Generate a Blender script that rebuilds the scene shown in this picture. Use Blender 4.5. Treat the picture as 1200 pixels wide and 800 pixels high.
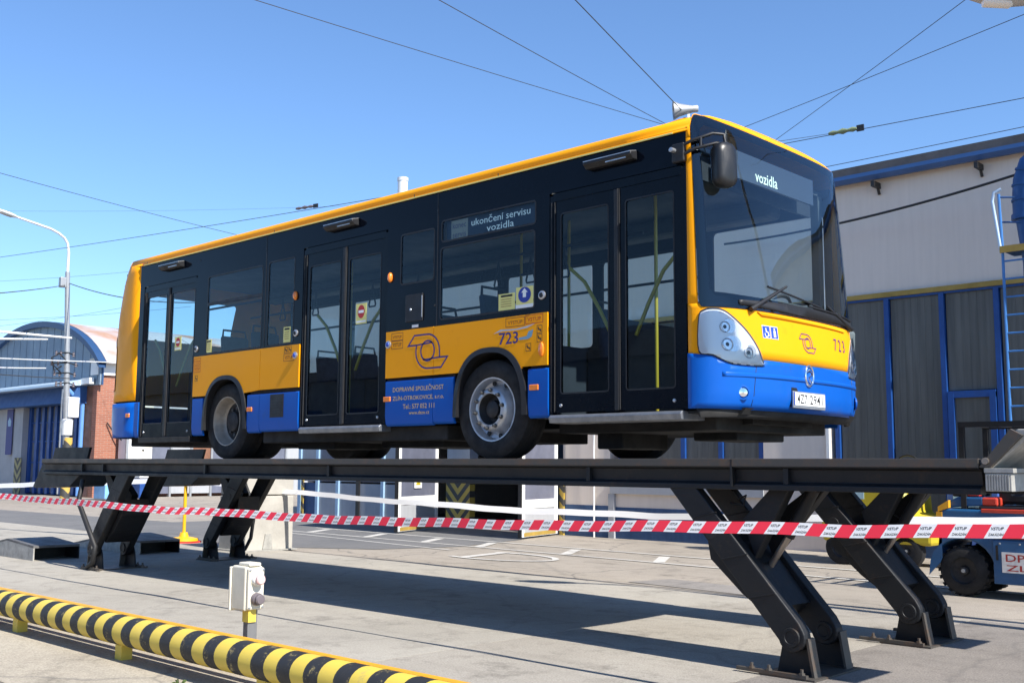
import bpy, bmesh, math, random
from mathutils import Vector, Matrix
random.seed(7)
R = math.radians
scene = bpy.context.scene
for o in list(bpy.data.objects): bpy.data.objects.remove(o)
COL = scene.collection
G = 1.55            # height of the lift platforms above the yard

# ------------------------------------------------------------------ camera
cam_d = bpy.data.cameras.new('camera'); cam = bpy.data.objects.new('camera', cam_d); COL.objects.link(cam)
yaw, pitch, roll = -0.758957, 0.115739, 0.006556
f = Vector((math.sin(yaw)*math.cos(pitch), math.cos(yaw)*math.cos(pitch), math.sin(pitch)))
r0 = Vector((math.cos(yaw), -math.sin(yaw), 0)); u0 = r0.cross(f)
rr = r0*math.cos(roll)+u0*math.sin(roll); uu = -r0*math.sin(roll)+u0*math.cos(roll)
M3 = Matrix((rr, uu, -f)).transposed().to_4x4(); M3.translation = Vector((11.7014, -7.1373, -0.0635+G))
cam.matrix_world = M3
cam_d.sensor_width = 36; cam_d.lens = 1257.76/1200*36; cam_d.clip_end = 2000; cam_d.clip_start = .1
scene.camera = cam
# ------------------------------------------------------------------ sky and sun
SUN_DIR = Vector((1.05, -0.075, 1.0)).normalized()     # towards the sun
elev = math.asin(SUN_DIR.z); az = math.atan2(SUN_DIR.x, SUN_DIR.y)
w = bpy.data.worlds.new('World'); scene.world = w; w.use_nodes = True
nt = w.node_tree; nt.nodes.clear()
sky = nt.nodes.new('ShaderNodeTexSky'); sky.sky_type = 'NISHITA'; sky.sun_disc = False
sky.sun_elevation = elev; sky.sun_rotation = az; sky.air_density = 1.0; sky.dust_density = .05; sky.ozone_density = 8.0; sky.altitude = 0
bg = nt.nodes.new('ShaderNodeBackground'); bg.inputs[1].default_value = 0.122
wo = nt.nodes.new('ShaderNodeOutputWorld')
nt.links.new(sky.outputs[0], bg.inputs[0]); nt.links.new(bg.outputs[0], wo.inputs[0])
sd = bpy.data.lights.new('sun', 'SUN'); sd.energy = 5.0; sd.angle = R(.53); sd.color = (1, .95, .87)
so = bpy.data.objects.new('sun', sd); COL.objects.link(so)
so.rotation_euler = (-SUN_DIR).to_track_quat('-Z', 'Y').to_euler(); so.location = (20, 0, 25)
scene.view_settings.view_transform = 'Standard'; scene.view_settings.look = 'None'
scene.view_settings.gamma = 1; scene.view_settings.exposure = 0.80
scene.render.engine = 'CYCLES'
scene.cycles.max_bounces = 8; scene.cycles.transparent_max_bounces = 24

# ------------------------------------------------------------------ materials
MATS = {}
def mat(name, col, rough=.5, metal=0., var=0., vscale=3., bump=0., bscale=60., coat=0., streak=0., spec=.5, alpha_wear=None):
    m = bpy.data.materials.new(name); m.use_nodes = True; n = m.node_tree; b = n.nodes['Principled BSDF']
    b.inputs['Base Color'].default_value = (*col, 1); b.inputs['Roughness'].default_value = rough; b.inputs['Metallic'].default_value = metal
    b.inputs['Coat Weight'].default_value = coat; b.inputs['Coat Roughness'].default_value = .04
    b.inputs['Specular IOR Level'].default_value = spec
    tc = n.nodes.new('ShaderNodeTexCoord'); src = tc.outputs['Object']
    if var > 0:
        no = n.nodes.new('ShaderNodeTexNoise'); no.inputs['Scale'].default_value = vscale; no.inputs['Detail'].default_value = 7; no.inputs['Roughness'].default_value = .65
        n.links.new(src, no.inputs['Vector'])
        last = no.outputs['Fac']
        if streak > 0:
            mp = n.nodes.new('ShaderNodeMapping'); mp.inputs['Scale'].default_value = (9, 9, .5); n.links.new(src, mp.inputs['Vector'])
            n2 = n.nodes.new('ShaderNodeTexNoise'); n2.inputs['Scale'].default_value = 1.5; n2.inputs['Detail'].default_value = 5; n.links.new(mp.outputs[0], n2.inputs['Vector'])
            mx = n.nodes.new('ShaderNodeMix'); mx.data_type = 'FLOAT'; mx.inputs[0].default_value = streak
            n.links.new(last, mx.inputs[2]); n.links.new(n2.outputs['Fac'], mx.inputs[3]); last = mx.outputs[0]
        rp = n.nodes.new('ShaderNodeMapRange'); rp.inputs[1].default_value = .3; rp.inputs[2].default_value = .7
        rp.inputs[3].default_value = 1-var; rp.inputs[4].default_value = 1+var*.6; n.links.new(last, rp.inputs[0])
        mu = n.nodes.new('ShaderNodeVectorMath'); mu.operation = 'SCALE'; mu.inputs[0].default_value = col
        n.links.new(rp.outputs[0], mu.inputs['Scale']); n.links.new(mu.outputs[0], b.inputs['Base Color'])
        rp2 = n.nodes.new('ShaderNodeMapRange'); rp2.inputs[1].default_value = .3; rp2.inputs[2].default_value = .7
        rp2.inputs[3].default_value = min(1, rough*1.25+.02); rp2.inputs[4].default_value = rough*.85
        n.links.new(no.outputs['Fac'], rp2.inputs[0]); n.links.new(rp2.outputs[0], b.inputs['Roughness'])
    if bump > 0:
        nb = n.nodes.new('ShaderNodeTexNoise'); nb.inputs['Scale'].default_value = bscale; nb.inputs['Detail'].default_value = 5
        n.links.new(src, nb.inputs['Vector'])
        bp = n.nodes.new('ShaderNodeBump'); bp.inputs['Strength'].default_value = bump; bp.inputs['Distance'].default_value = .01
        n.links.new(nb.outputs['Fac'], bp.inputs['Height']); n.links.new(bp.outputs[0], b.inputs['Normal'])
    MATS[name] = m
    return m

def glass(name, tint, rough=0.0, ior=1.5, wav=0.):
    m = bpy.data.materials.new(name); m.use_nodes = True; n = m.node_tree; n.nodes.clear()
    out = n.nodes.new('ShaderNodeOutputMaterial'); tr = n.nodes.new('ShaderNodeBsdfTransparent'); tr.inputs[0].default_value = (*tint, 1)
    gl = n.nodes.new('ShaderNodeBsdfGlossy'); gl.inputs['Roughness'].default_value = rough; gl.inputs[0].default_value = (.82, .92, 1, 1)
    fr = n.nodes.new('ShaderNodeFresnel'); fr.inputs[0].default_value = ior; mx = n.nodes.new('ShaderNodeMixShader')
    if wav > 0:
        tc = n.nodes.new('ShaderNodeTexCoord'); no = n.nodes.new('ShaderNodeTexNoise'); no.inputs['Scale'].default_value = 2.2; no.inputs['Detail'].default_value = 1
        bp = n.nodes.new('ShaderNodeBump'); bp.inputs['Strength'].default_value = wav; bp.inputs['Distance'].default_value = .02
        n.links.new(tc.outputs['Object'], no.inputs['Vector']); n.links.new(no.outputs['Fac'], bp.inputs['Height']); n.links.new(bp.outputs[0], gl.inputs['Normal'])
    n.links.new(fr.outputs[0], mx.inputs[0]); n.links.new(tr.outputs[0], mx.inputs[1]); n.links.new(gl.outputs[0], mx.inputs[2]); n.links.new(mx.outputs[0], out.inputs[0])
    MATS[name] = m; return m

def stripes(name, c1, c2, scale, expr, rough=.6):
    """flat printed stripes. expr 'chev_y': chevrons across object Y, 'chev_x', 'diag_x'"""
    m = mat(name, c1, rough, var=0)
    n = m.node_tree; b = n.nodes['Principled BSDF']; tc = n.nodes.new('ShaderNodeTexCoord'); sx = n.nodes.new('ShaderNodeSeparateXYZ')
    n.links.new(tc.outputs['Object'], sx.inputs[0])
    def ma(op, a, b_=None, v=None):
        q = n.nodes.new('ShaderNodeMath'); q.operation = op; n.links.new(a, q.inputs[0])
        if b_ is not None: n.links.new(b_, q.inputs[1])
        if v is not None: q.inputs[1].default_value = v
        return q.outputs[0]
    h = sx.outputs['X' if expr.endswith('x') else 'Y']
    if expr.startswith('chev'): h = ma('MULTIPLY', ma('ABSOLUTE', h), None, -1.)
    s = ma('MULTIPLY', ma('ADD', sx.outputs['Z'], h), None, scale)
    fr = ma('GREATER_THAN', ma('FRACT', s), None, .5)
    no = n.nodes.new('ShaderNodeTexNoise'); no.inputs['Scale'].default_value = 6; no.inputs['Detail'].default_value = 6; n.links.new(tc.outputs['Object'], no.inputs['Vector'])
    mx = n.nodes.new('ShaderNodeMix'); mx.data_type = 'RGBA'; mx.inputs[6].default_value = (*c1, 1); mx.inputs[7].default_value = (*c2, 1)
    n.links.new(fr, mx.inputs[0])
    m2 = n.nodes.new('ShaderNodeMix'); m2.data_type = 'RGBA'; m2.inputs[7].default_value = (.2, .19, .17, 1); n.links.new(mx.outputs[2], m2.inputs[6])
    n.links.new(ma('MULTIPLY', no.outputs['Fac'], None, .35), m2.inputs[0]); n.links.new(m2.outputs[2], b.inputs['Base Color'])
    return m

mat('bus_yellow', (.76, .315, .006), .42, var=.06, vscale=1.6, coat=.04, spec=.12)
mat('bus_blue', (.004, .075, .46), .36, var=.12, vscale=2.5, coat=.05, spec=.2)
mat('bus_black', (.003, .005, .010), .10, spec=.14, var=.3, vscale=2)
mat('rubber_trim', (.008, .008, .010), .5, var=.2, vscale=8)
mat('mirror_black', (.010, .010, .011), .36, var=.15, vscale=6)
mat('door_black', (.003, .005, .009), .2, var=.25, vscale=5, spec=.16)
mat('underbody', (.018, .017, .016), .8, var=.5, vscale=3)
mat('tyre', (.009, .009, .010), .75, var=.3, vscale=7, bump=.25, bscale=40)
mat('rim_silver', (.50, .52, .55), .38, .6, var=.25, vscale=6)
mat('rim_dish', (.34, .30, .25), .5, .35, var=.3, vscale=7)
mat('hub_dark', (.03, .03, .032), .55, .3, var=.4, vscale=9)
mat('steel_nut', (.10, .10, .10), .45, .6)
mat('alu', (.5, .51, .53), .38, .8, var=.25, vscale=9)
mat('sill_alu', (.26, .28, .31), .42, .7, var=.3, vscale=9)
mat('chrome', (.85, .86, .88), .08, 1)
mat('lamp_shell', (.66, .68, .70), .32, .25, coat=.3)
mat('scoop', (.62, .63, .64), .22, .85)
mat('amber', (.85, .22, .02), .25, coat=.6)
mat('white_plastic', (.75, .76, .74), .4)
mat('print_navy', (.03, .022, .16), .5)
mat('print_brown', (.20, .06, .012), .6)
mat('print_red', (.40, .035, .012), .6)
mat('print_tan', (.62, .44, .17), .5)
mat('print_black', (.015, .015, .015), .6)
mat('sticker_yellow', (.74, .68, .22), .5)
mat('sticker_white', (.8, .8, .78), .5)
mat('sticker_blue', (.02, .04, .30), .5)
mat('sticker_red', (.45, .02, .02), .5)
mat('picto_blue', (.02, .06, .42), .4, coat=.3)
mat('transfer_grey', (.40, .42, .46), .4)
mat('transfer_teal', (.16, .30, .40), .4)
mat('interior_grey', (.06, .075, .09), .7, var=.1)
mat('interior_dark', (.02, .028, .04), .7, var=.2)
mat('seat_cloth', (.014, .03, .065), .85, var=.3, vscale=10)
mat('pole_yellow', (.50, .38, .03), .4, coat=.2)
mat('floor_dark', (.02, .024, .028), .7, var=.3, vscale=6)
mat('display_panel', (.055, .075, .115), .45)
mat('dash_grey', (.10, .125, .13), .6, var=.1)
glass('glass_tint', (.60, .72, .77), ior=1.36, wav=.03)
glass('glass_door', (.62, .74, .78), ior=1.36, wav=.03)
glass('glass_screen', (.80, .88, .90), ior=1.6, wav=.02)
glass('glass_far', (.78, .86, .85))
glass('glass_lamp', (.95, .96, .97))
def emis(name, col, st):
    m = bpy.data.materials.new(name); m.use_nodes = True; b = m.node_tree.nodes['Principled BSDF']
    b.inputs['Base Color'].default_value = (*[c*.2 for c in col], 1); b.inputs['Emission Color'].default_value = (*col, 1); b.inputs['Emission Strength'].default_value = st
    MATS[name] = m
emis('led_pale', (.75, .95, .85), .9)
emis('led_dim', (.45, .62, .78), .40)
emis('led_block', (.40, .50, .55), .10)
mat('lift_dark', (.013, .014, .017), .5, .2, var=.45, vscale=4, bump=.15, bscale=30)
mat('lift_worn', (.15, .135, .115), .5, .5, var=.5, vscale=5, streak=.5)
mat('lift_top', (.16, .155, .15), .6, .4, var=.4, vscale=3)
mat('lift_grey', (.38, .37, .34), .55, .2, var=.3, vscale=9)
mat('rod_steel', (.42, .36, .30), .3, .8)
mat('hose_black', (.012, .012, .013), .6)
mat('rail_yellow', (.64, .48, .075), .5, var=.16, vscale=7, bump=.1)
mat('rail_black', (.022, .022, .023), .6, var=.5, vscale=9, bump=.15)
mat('rail_orange', (.72, .34, .02), .5, var=.15, vscale=6)
mat('box_cream', (.70, .66, .54), .5, var=.10, vscale=9)
mat('knob_pink', (.62, .42, .40), .5)
mat('knob_grey', (.14, .12, .13), .4)
mat('post_grey', (.20, .20, .20), .5, .3, var=.3)
mat('tape_red', (.80, .05, .085), .45, spec=.4)
mat('tape_white', (.80, .80, .80), .45, spec=.4)
mat('stanchion_yellow', (.78, .42, .01), .45)
mat('stanchion_red', (.6, .03, .02), .5)
mat('block_concrete', (.40, .38, .34), .85, var=.18, vscale=3, bump=.3, bscale=30)
mat('wall_cream', (.72, .63, .55), .85, var=.07, vscale=.8, streak=.5, bump=.08, bscale=40)
mat('wall_blue_base', (.035, .085, .19), .7, var=.25, vscale=2, streak=.5)
mat('fascia_blue', (.025, .085, .24), .45, var=.15, vscale=2)
mat('frame_blue', (.012, .065, .26), .4, var=.2, vscale=4)
mat('pale_blue_frame', (.30, .46, .62), .5, var=.1)
mat('u_glass', (.125, .12, .105), .4, var=.34, vscale=1.0, streak=.75, bump=.10, bscale=7)
mat('flash_yellow', (.36, .24, .05), .6, var=.25)
mat('roof_dark', (.09, .09, .095), .8, var=.2)
mat('grey_panel', (.36, .37, .39), .6, var=.12, vscale=1.5, streak=.4)
mat('dark_inside', (.05, .06, .08), .8, var=.2)
mat('inside_blue', (.03, .055, .10), .7, var=.2)
mat('white_paint', (.78, .78, .76), .5, var=.05)
mat('pane_grey', (.13, .14, .19), .12, var=.2, vscale=2)
mat('duct_blue', (.012, .07, .22), .4, .1, var=.25, vscale=4)
mat('ladder_blue', (.05, .19, .48), .45, var=.2)
mat('ladder_pale', (.45, .58, .72), .4, .2)
mat('cable_black', (.012, .012, .013), .6)
mat('wire_grey', (.05, .055, .06), .5, .3)
mat('insulator_green', (.20, .24, .12), .5)
mat('lamp_grey', (.42, .43, .43), .5, .2, var=.15)
mat('zinc', (.36, .37, .38), .45, .5, var=.2, vscale=5)
mat('white_metal', (.72, .73, .73), .4, .2, var=.1)
mat('tractor_blue', (.014, .085, .21), .4, var=.2, vscale=3, coat=.2)
mat('tractor_red', (.55, .05, .025), .4, var=.2, coat=.2)
mat('red_glow_lens', (.8, .05, .03), .25, coat=.5)
mat('black_metal', (.012, .012, .013), .45)
mat('plate_white', (.68, .66, .64), .5, var=.08, vscale=8)
mat('plate_red', (.35, .025, .02), .6)
mat('machine_yellow', (.50, .39, .02), .45, var=.15)
mat('label_teal', (.35, .50, .55), .5)
mat('cabinet_blue', (.06, .13, .40), .5, var=.15)
mat('corr_blue', (.20, .27, .34), .55, .1, var=.10, vscale=1.2, streak=.6)
mat('arch_blue', (.02, .06, .15), .5)
mat('door_blue', (.012, .065, .26), .5, var=.2, vscale=1.5)
mat('door_panel_grey', (.13, .14, .16), .5, var=.2)
mat('pipe_pale_blue', (.12, .28, .62), .45)
mat('banner_violet', (.045, .05, .20), .6)
mat('cream_wall', (.62, .58, .50), .85, var=.08)
mat('pale_blue_paint', (.20, .42, .70), .5, var=.12)
mat('orange_paint', (.75, .24, .02), .45)
mat('brown_shutter', (.20, .09, .05), .6, var=.3, vscale=3)
stripes('chevron_tall', (.015, .015, .015), (.55, .36, .03), 3.2, 'chev_x')
stripes('chevron_pole', (.02, .02, .02), (.60, .38, .05), 1.6, 'chev_y')
stripes('chevron_small', (.02, .02, .02), (.34, .29, .10), 2.2, 'chev_y')
stripes('chevron_gate', (.02, .02, .02), (.34, .29, .10), 2.2, 'chev_x')
stripes('hazard_diag', (.02, .02, .02), (.55, .36, .03), 3.4, 'diag_x')
m = MATS['rail_black']; n = m.node_tree; b = n.nodes['Principled BSDF']; tc = n.nodes.new('ShaderNodeTexCoord')
no = n.nodes.new('ShaderNodeTexNoise'); no.inputs['Scale'].default_value = 14; no.inputs['Detail'].default_value = 10; no.inputs['Roughness'].default_value = .8; n.links.new(tc.outputs['Object'], no.inputs[0])
cr = n.nodes.new('ShaderNodeValToRGB'); cr.color_ramp.elements[0].position = .56; cr.color_ramp.elements[0].color = (.022, .022, .023, 1); cr.color_ramp.elements[1].position = .64; cr.color_ramp.elements[1].color = (.30, .24, .10, 1)
n.links.new(no.outputs['Fac'], cr.inputs[0]); n.links.new(cr.outputs[0], b.inputs['Base Color'])
for nm, c in (('tape_red', (.85, .10, .13)), ('tape_white', (.85, .85, .86))):
    m = MATS[nm]; n = m.node_tree; b = n.nodes['Principled BSDF']; tl_ = n.nodes.new('ShaderNodeBsdfTranslucent'); tl_.inputs[0].default_value = (*c, 1)
    mx = n.nodes.new('ShaderNodeMixShader'); mx.inputs[0].default_value = .4; out = n.nodes['Material Output']
    n.links.new(b.outputs[0], mx.inputs[1]); n.links.new(tl_.outputs[0], mx.inputs[2]); n.links.new(mx.outputs[0], out.inputs[0])
for nm, c0, c1, p0, p1 in (('lift_dark', (.010, .011, .013), (.045, .028, .018), .56, .74), ('lift_worn', (.10, .09, .078), (.17, .10, .06), .5, .7), ('bus_yellow', (.86, .34, .004), (.70, .26, .010), .58, .80), ('bus_blue', (.002, .088, .42), (.03, .075, .22), .55, .82), ('rail_yellow', (.66, .49, .07), (.36, .30, .14), .60, .72)):
    m = MATS[nm]; n = m.node_tree; b = n.nodes['Principled BSDF']; tc = n.nodes.new('ShaderNodeTexCoord')
    no = n.nodes.new('ShaderNodeTexNoise'); no.inputs['Scale'].default_value = 5 if nm.startswith('lift') else (9 if 'rail' in nm else 3.5); no.inputs['Detail'].default_value = 10; no.inputs['Roughness'].default_value = .75
    n.links.new(tc.outputs['Object'], no.inputs[0]); cr = n.nodes.new('ShaderNodeValToRGB'); cr.color_ramp.elements[0].position = p0; cr.color_ramp.elements[0].color = (*c0, 1); cr.color_ramp.elements[1].position = p1; cr.color_ramp.elements[1].color = (*c1, 1)
    n.links.new(no.outputs['Fac'], cr.inputs[0]); n.links.new(cr.outputs[0], b.inputs['Base Color'])
    if nm.startswith('bus'):      # slightly wavy panels
        nb = n.nodes.new('ShaderNodeTexNoise'); nb.inputs['Scale'].default_value = 1.3; n.links.new(tc.outputs['Object'], nb.inputs[0])
        bp = n.nodes.new('ShaderNodeBump'); bp.inputs['Strength'].default_value = .12; bp.inputs['Distance'].default_value = .03; n.links.new(nb.outputs['Fac'], bp.inputs['Height']); n.links.new(bp.outputs[0], b.inputs['Normal'])
# brick
m = mat('brick', (.45, .25, .19), .85); n = m.node_tree
bt = n.nodes.new('ShaderNodeTexBrick'); tc = n.nodes.new('ShaderNodeTexCoord'); sx = n.nodes.new('ShaderNodeSeparateXYZ'); cx = n.nodes.new('ShaderNodeCombineXYZ'); ad = n.nodes.new('ShaderNodeMath'); ad.operation = 'ADD'
n.links.new(tc.outputs['Object'], sx.inputs[0]); n.links.new(sx.outputs['X'], ad.inputs[0]); n.links.new(sx.outputs['Y'], ad.inputs[1]); n.links.new(ad.outputs[0], cx.inputs[0]); n.links.new(sx.outputs['Z'], cx.inputs[1]); n.links.new(cx.outputs[0], bt.inputs['Vector'])
bt.inputs['Color1'].default_value = (.36, .125, .07, 1); bt.inputs['Color2'].default_value = (.27, .085, .048, 1); bt.inputs['Mortar'].default_value = (.30, .20, .155, 1)
bt.inputs['Scale'].default_value = 1; bt.inputs['Brick Width'].default_value = .3; bt.inputs['Row Height'].default_value = .08; bt.inputs['Mortar Size'].default_value = .012
n.links.new(bt.outputs[0], n.nodes['Principled BSDF'].inputs['Base Color'])
# rusty sheet roof
m = mat('rusty_sheet', (.42, .42, .44), .55); n = m.node_tree; tc = n.nodes.new('ShaderNodeTexCoord')
no = n.nodes.new('ShaderNodeTexNoise'); no.inputs['Scale'].default_value = .45; no.inputs['Detail'].default_value = 8; n.links.new(tc.outputs['Object'], no.inputs[0])
cr = n.nodes.new('ShaderNodeValToRGB'); cr.color_ramp.elements[0].position = .45; cr.color_ramp.elements[0].color = (.42, .43, .46, 1)
cr.color_ramp.elements[1].position = .62; cr.color_ramp.elements[1].color = (.36, .17, .07, 1); n.links.new(no.outputs['Fac'], cr.inputs[0]); n.links.new(cr.outputs[0], n.nodes['Principled BSDF'].inputs['Base Color'])
# ground materials
def ground_mat(name, c1, c2, spots, rough=.9, crack=.0, fine=.25):
    m = mat(name, c1, rough); n = m.node_tree; b = n.nodes['Principled BSDF']; tc = n.nodes.new('ShaderNodeTexCoord'); src = tc.outputs['Object']
    def noise(sc, det, rg=.6):
        q = n.nodes.new('ShaderNodeTexNoise'); q.inputs['Scale'].default_value = sc; q.inputs['Detail'].default_value = det; q.inputs['Roughness'].default_value = rg; n.links.new(src, q.inputs['Vector']); return q.outputs['Fac']
    def mr(x, a, b_, c, d):
        q = n.nodes.new('ShaderNodeMapRange'); n.links.new(x, q.inputs[0])
        for i, v in enumerate((a, b_, c, d)): q.inputs[i+1].default_value = v
        return q.outputs[0]
    def mix(fac, A, B):
        q = n.nodes.new('ShaderNodeMix'); q.data_type = 'RGBA'
        n.links.new(fac, q.inputs[0])
        for i, v in ((6, A), (7, B)):
            if isinstance(v, tuple): q.inputs[i].default_value = (*v, 1)
            else: n.links.new(v, q.inputs[i])
        return q.outputs[2]
    base = mix(mr(noise(.35, 8, .62), .35, .65, 0, 1), c1, c2)
    base = mix(mr(noise(2.3, 9, .72), .52, .70, 0, .7), base, spots)
    base = mix(mr(noise(.9, 10, .78), .55, .68, 0, .8), base, tuple(c*.6 for c in spots))
    base = mix(mr(noise(16, 6, .75), .60, .72, 0, .55), base, spots)
    mp = n.nodes.new('ShaderNodeMapping'); mp.inputs['Scale'].default_value = (.25, 2.5, 1); n.links.new(src, mp.inputs[0])
    q = n.nodes.new('ShaderNodeTexNoise'); q.inputs['Scale'].default_value = 1.4; q.inputs['Detail'].default_value = 6; n.links.new(mp.outputs[0], q.inputs[0])
    base = mix(mr(q.outputs['Fac'], .55, .75, 0, .35), base, spots)          # tyre drag along the yard
    fn = noise(70, 4, .7); ff = mr(fn, .3, .7, 1-fine, 1+fine*.6)
    sc = n.nodes.new('ShaderNodeVectorMath'); sc.operation = 'SCALE'; n.links.new(base, sc.inputs[0]); n.links.new(ff, sc.inputs['Scale'])
    col = sc.outputs[0]
    if crack > 0:
        vo = n.nodes.new('ShaderNodeTexVoronoi'); vo.feature = 'DISTANCE_TO_EDGE'; vo.inputs['Scale'].default_value = .55
        wv = n.nodes.new('ShaderNodeMix'); wv.data_type = 'VECTOR'; wv.inputs[0].default_value = .35
        nn = n.nodes.new('ShaderNodeTexNoise'); nn.inputs['Scale'].default_value = 1.7; nn.inputs['Detail'].default_value = 6; n.links.new(src, nn.inputs[0])
        n.links.new(src, wv.inputs[4]); n.links.new(nn.outputs['Color'], wv.inputs[5]); n.links.new(wv.outputs[1], vo.inputs['Vector'])
        col = mix(mr(vo.outputs['Distance'], 0, .012, crack, 0), col, (.12, .11, .10))
    n.links.new(col, b.inputs['Base Color'])
    bp = n.nodes.new('ShaderNodeBump'); bp.inputs['Strength'].default_value = .35; bp.inputs['Distance'].default_value = .012
    n.links.new(fn, bp.inputs['Height']); n.links.new(bp.outputs[0], b.inputs['Normal'])
    return m
ground_mat('ground_concrete', (.36, .315, .26), (.29, .255, .21), (.19, .165, .135), crack=.75, fine=.4)
ground_mat('slab_concrete', (.40, .37, .315), (.325, .30, .255), (.225, .205, .175), fine=.28, crack=.22)
ground_mat('slab_worn', (.365, .335, .285), (.29, .262, .22), (.19, .168, .14), fine=.34, crack=.3)
ground_mat('slab_dirty', (.255, .228, .20), (.185, .165, .145), (.115, .10, .088), fine=.45, crack=.5)
ground_mat('sand_concrete', (.45, .40, .31), (.38, .33, .255), (.27, .235, .18), fine=.4, crack=.5)
ground_mat('asphalt', (.135, .135, .135), (.165, .16, .155), (.10, .10, .10), fine=.3)
ground_mat('asphalt_old', (.27, .27, .27), (.32, .315, .31), (.19, .19, .19), fine=.5)
ground_mat('joint_tar', (.05, .046, .042), (.07, .062, .055), (.03, .03, .03))
ground_mat('line_white', (.56, .54, .50), (.50, .48, .44), (.44, .41, .36), fine=.2)
ground_mat('patch_dark', (.24, .22, .20), (.28, .26, .24), (.17, .16, .15))

# ------------------------------------------------------------------ helpers
def tag(o, label=None, cat=None, group=None, kind=None):
    if label: o['label'] = label
    if cat: o['category'] = cat
    if group: o['group'] = group
    if kind: o['kind'] = kind
    return o
def empty(name, loc=(0, 0, 0), rz=0, label=None, cat=None, group=None):
    o = bpy.data.objects.new(name, None); COL.objects.link(o); o.location = loc; o.rotation_euler = (0, 0, rz); o.empty_display_size = .3
    return tag(o, label, cat, group)
def link(name, me, m, parent=None, smooth=None, bevel=0, solid=0, soff=-1, loc=None):
    if isinstance(m, str): m = [m]
    if m is not None:
        for q in m: me.materials.append(MATS[q])
    if smooth is not None:
        me.shade_smooth(); me.set_sharp_from_angle(angle=R(smooth))
    o = bpy.data.objects.new(name, me); COL.objects.link(o)
    if parent is not None: o.parent = parent
    if loc is not None: o.location = loc
    if solid:
        s = o.modifiers.new('thickness', 'SOLIDIFY'); s.thickness = solid; s.offset = soff
    if bevel:
        b = o.modifiers.new('bevel', 'BEVEL'); b.width = bevel; b.segments = 2; b.limit_method = 'ANGLE'; b.angle_limit = R(40)
    return o
class MB:
    def __init__(s): s.v = []; s.f = []; s.mi = []
    def add(s, vs, fs, mi=0):
        k = len(s.v); s.v += [tuple(v) for v in vs]; s.f += [tuple(k+i for i in q) for q in fs]; s.mi += [mi]*len(fs); return s
    def box(s, x0, x1, y0, y1, z0, z1, mi=0):
        vs = [(x, y, z) for z in (z0, z1) for y in (y0, y1) for x in (x0, x1)]
        return s.add(vs, [(0, 2, 3, 1), (4, 5, 7, 6), (0, 1, 5, 4), (2, 6, 7, 3), (0, 4, 6, 2), (1, 3, 7, 5)], mi)
    def prism(s, poly, axis, a, b, mi=0):
        """poly of 2-tuples in the two other axes (in x,y,z order), extruded along axis from a to b"""
        def mk(p, t):
            l = list(p); l.insert(axis, t); return tuple(l)
        k = len(poly); vs = [mk(p, a) for p in poly]+[mk(p, b) for p in poly]
        fs = [tuple(range(k)), tuple(range(2*k-1, k-1, -1))]+[(i, (i+1) % k+0, (i+1) % k+k, i+k) for i in range(k)]
        return s.add(vs, fs, mi)
    def tube(s, pts, r, seg=8, mi=0, cap=True, closed=False):
        pts = [Vector(p) for p in pts]; n = len(pts); rings = []
        up = None
        for i, p in enumerate(pts):
            rad = r[i] if isinstance(r, (list, tuple)) else r
            if closed: t = (pts[(i+1) % n]-pts[i-1]).normalized()
            else: t = (pts[min(i+1, n-1)]-pts[max(i-1, 0)]).normalized()
            if up is None: up = Vector((0, 0, 1)) if abs(t.z) < .9 else Vector((1, 0, 0))
            a = (up-t*up.dot(t)).normalized(); b = t.cross(a); up = a
            rings.append([p+(a*math.cos(2*math.pi*j/seg)+b*math.sin(2*math.pi*j/seg))*rad for j in range(seg)])
        vs = [q for g in rings for q in g]; fs = []
        for i in range(n if closed else n-1):
            i2 = (i+1) % n
            for j in range(seg):
                k = (j+1) % seg; fs.append((i*seg+j, i2*seg+j, i2*seg+k, i*seg+k))
        if cap and not closed: fs += [tuple(range(seg)), tuple(range((n-1)*seg+seg-1, (n-1)*seg-1, -1))]
        return s.add(vs, fs, mi)
    def lathe(s, prof, org, ax=1, seg=24, mi=0, sign=1):
        """prof [(radius, along)], about axis ax through org"""
        vs = []; fs = []; o = [1, 2, 0] if ax == 0 else ([2, 0, 1] if ax == 1 else [0, 1, 2])
        for (rad, al) in prof:
            for j in range(seg):
                t = 2*math.pi*j/seg; c = [0, 0, 0]; c[ax] = al*sign; a, b = [q for q in range(3) if q != ax]
                c[a] = rad*math.cos(t); c[b] = rad*math.sin(t); vs.append((org[0]+c[0], org[1]+c[1], org[2]+c[2]))
        for i in range(len(prof)-1):
            for j in range(seg):
                k = (j+1) % seg; fs.append((i*seg+j, i*seg+k, (i+1)*seg+k, (i+1)*seg+j))
        return s.add(vs, fs, mi)
    def mesh(s, name, fix=True):
        me = bpy.data.meshes.new(name); me.from_pydata(s.v, [], s.f); me.polygons.foreach_set('material_index', s.mi)
        if fix:
            bm = bmesh.new(); bm.from_mesh(me); bmesh.ops.recalc_face_normals(bm, faces=bm.faces); bm.to_mesh(me); bm.free()
        me.update(); return me
    def build(s, name, m, parent=None, smooth=None, bevel=0, loc=None, fix=True):
        return link(name, s.mesh(name, fix), m, parent, smooth, bevel, loc=loc)
def rrect(x0, x1, z0, z1, r, n=5):
    p = []
    for cx, cz, a in ((x1-r, z1-r, 0), (x0+r, z1-r, 90), (x0+r, z0+r, 180), (x1-r, z0+r, 270)):
        for i in range(n+1):
            t = R(a+90*i/n); p.append((cx+r*math.cos(t), cz+r*math.sin(t)))
    return p
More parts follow.
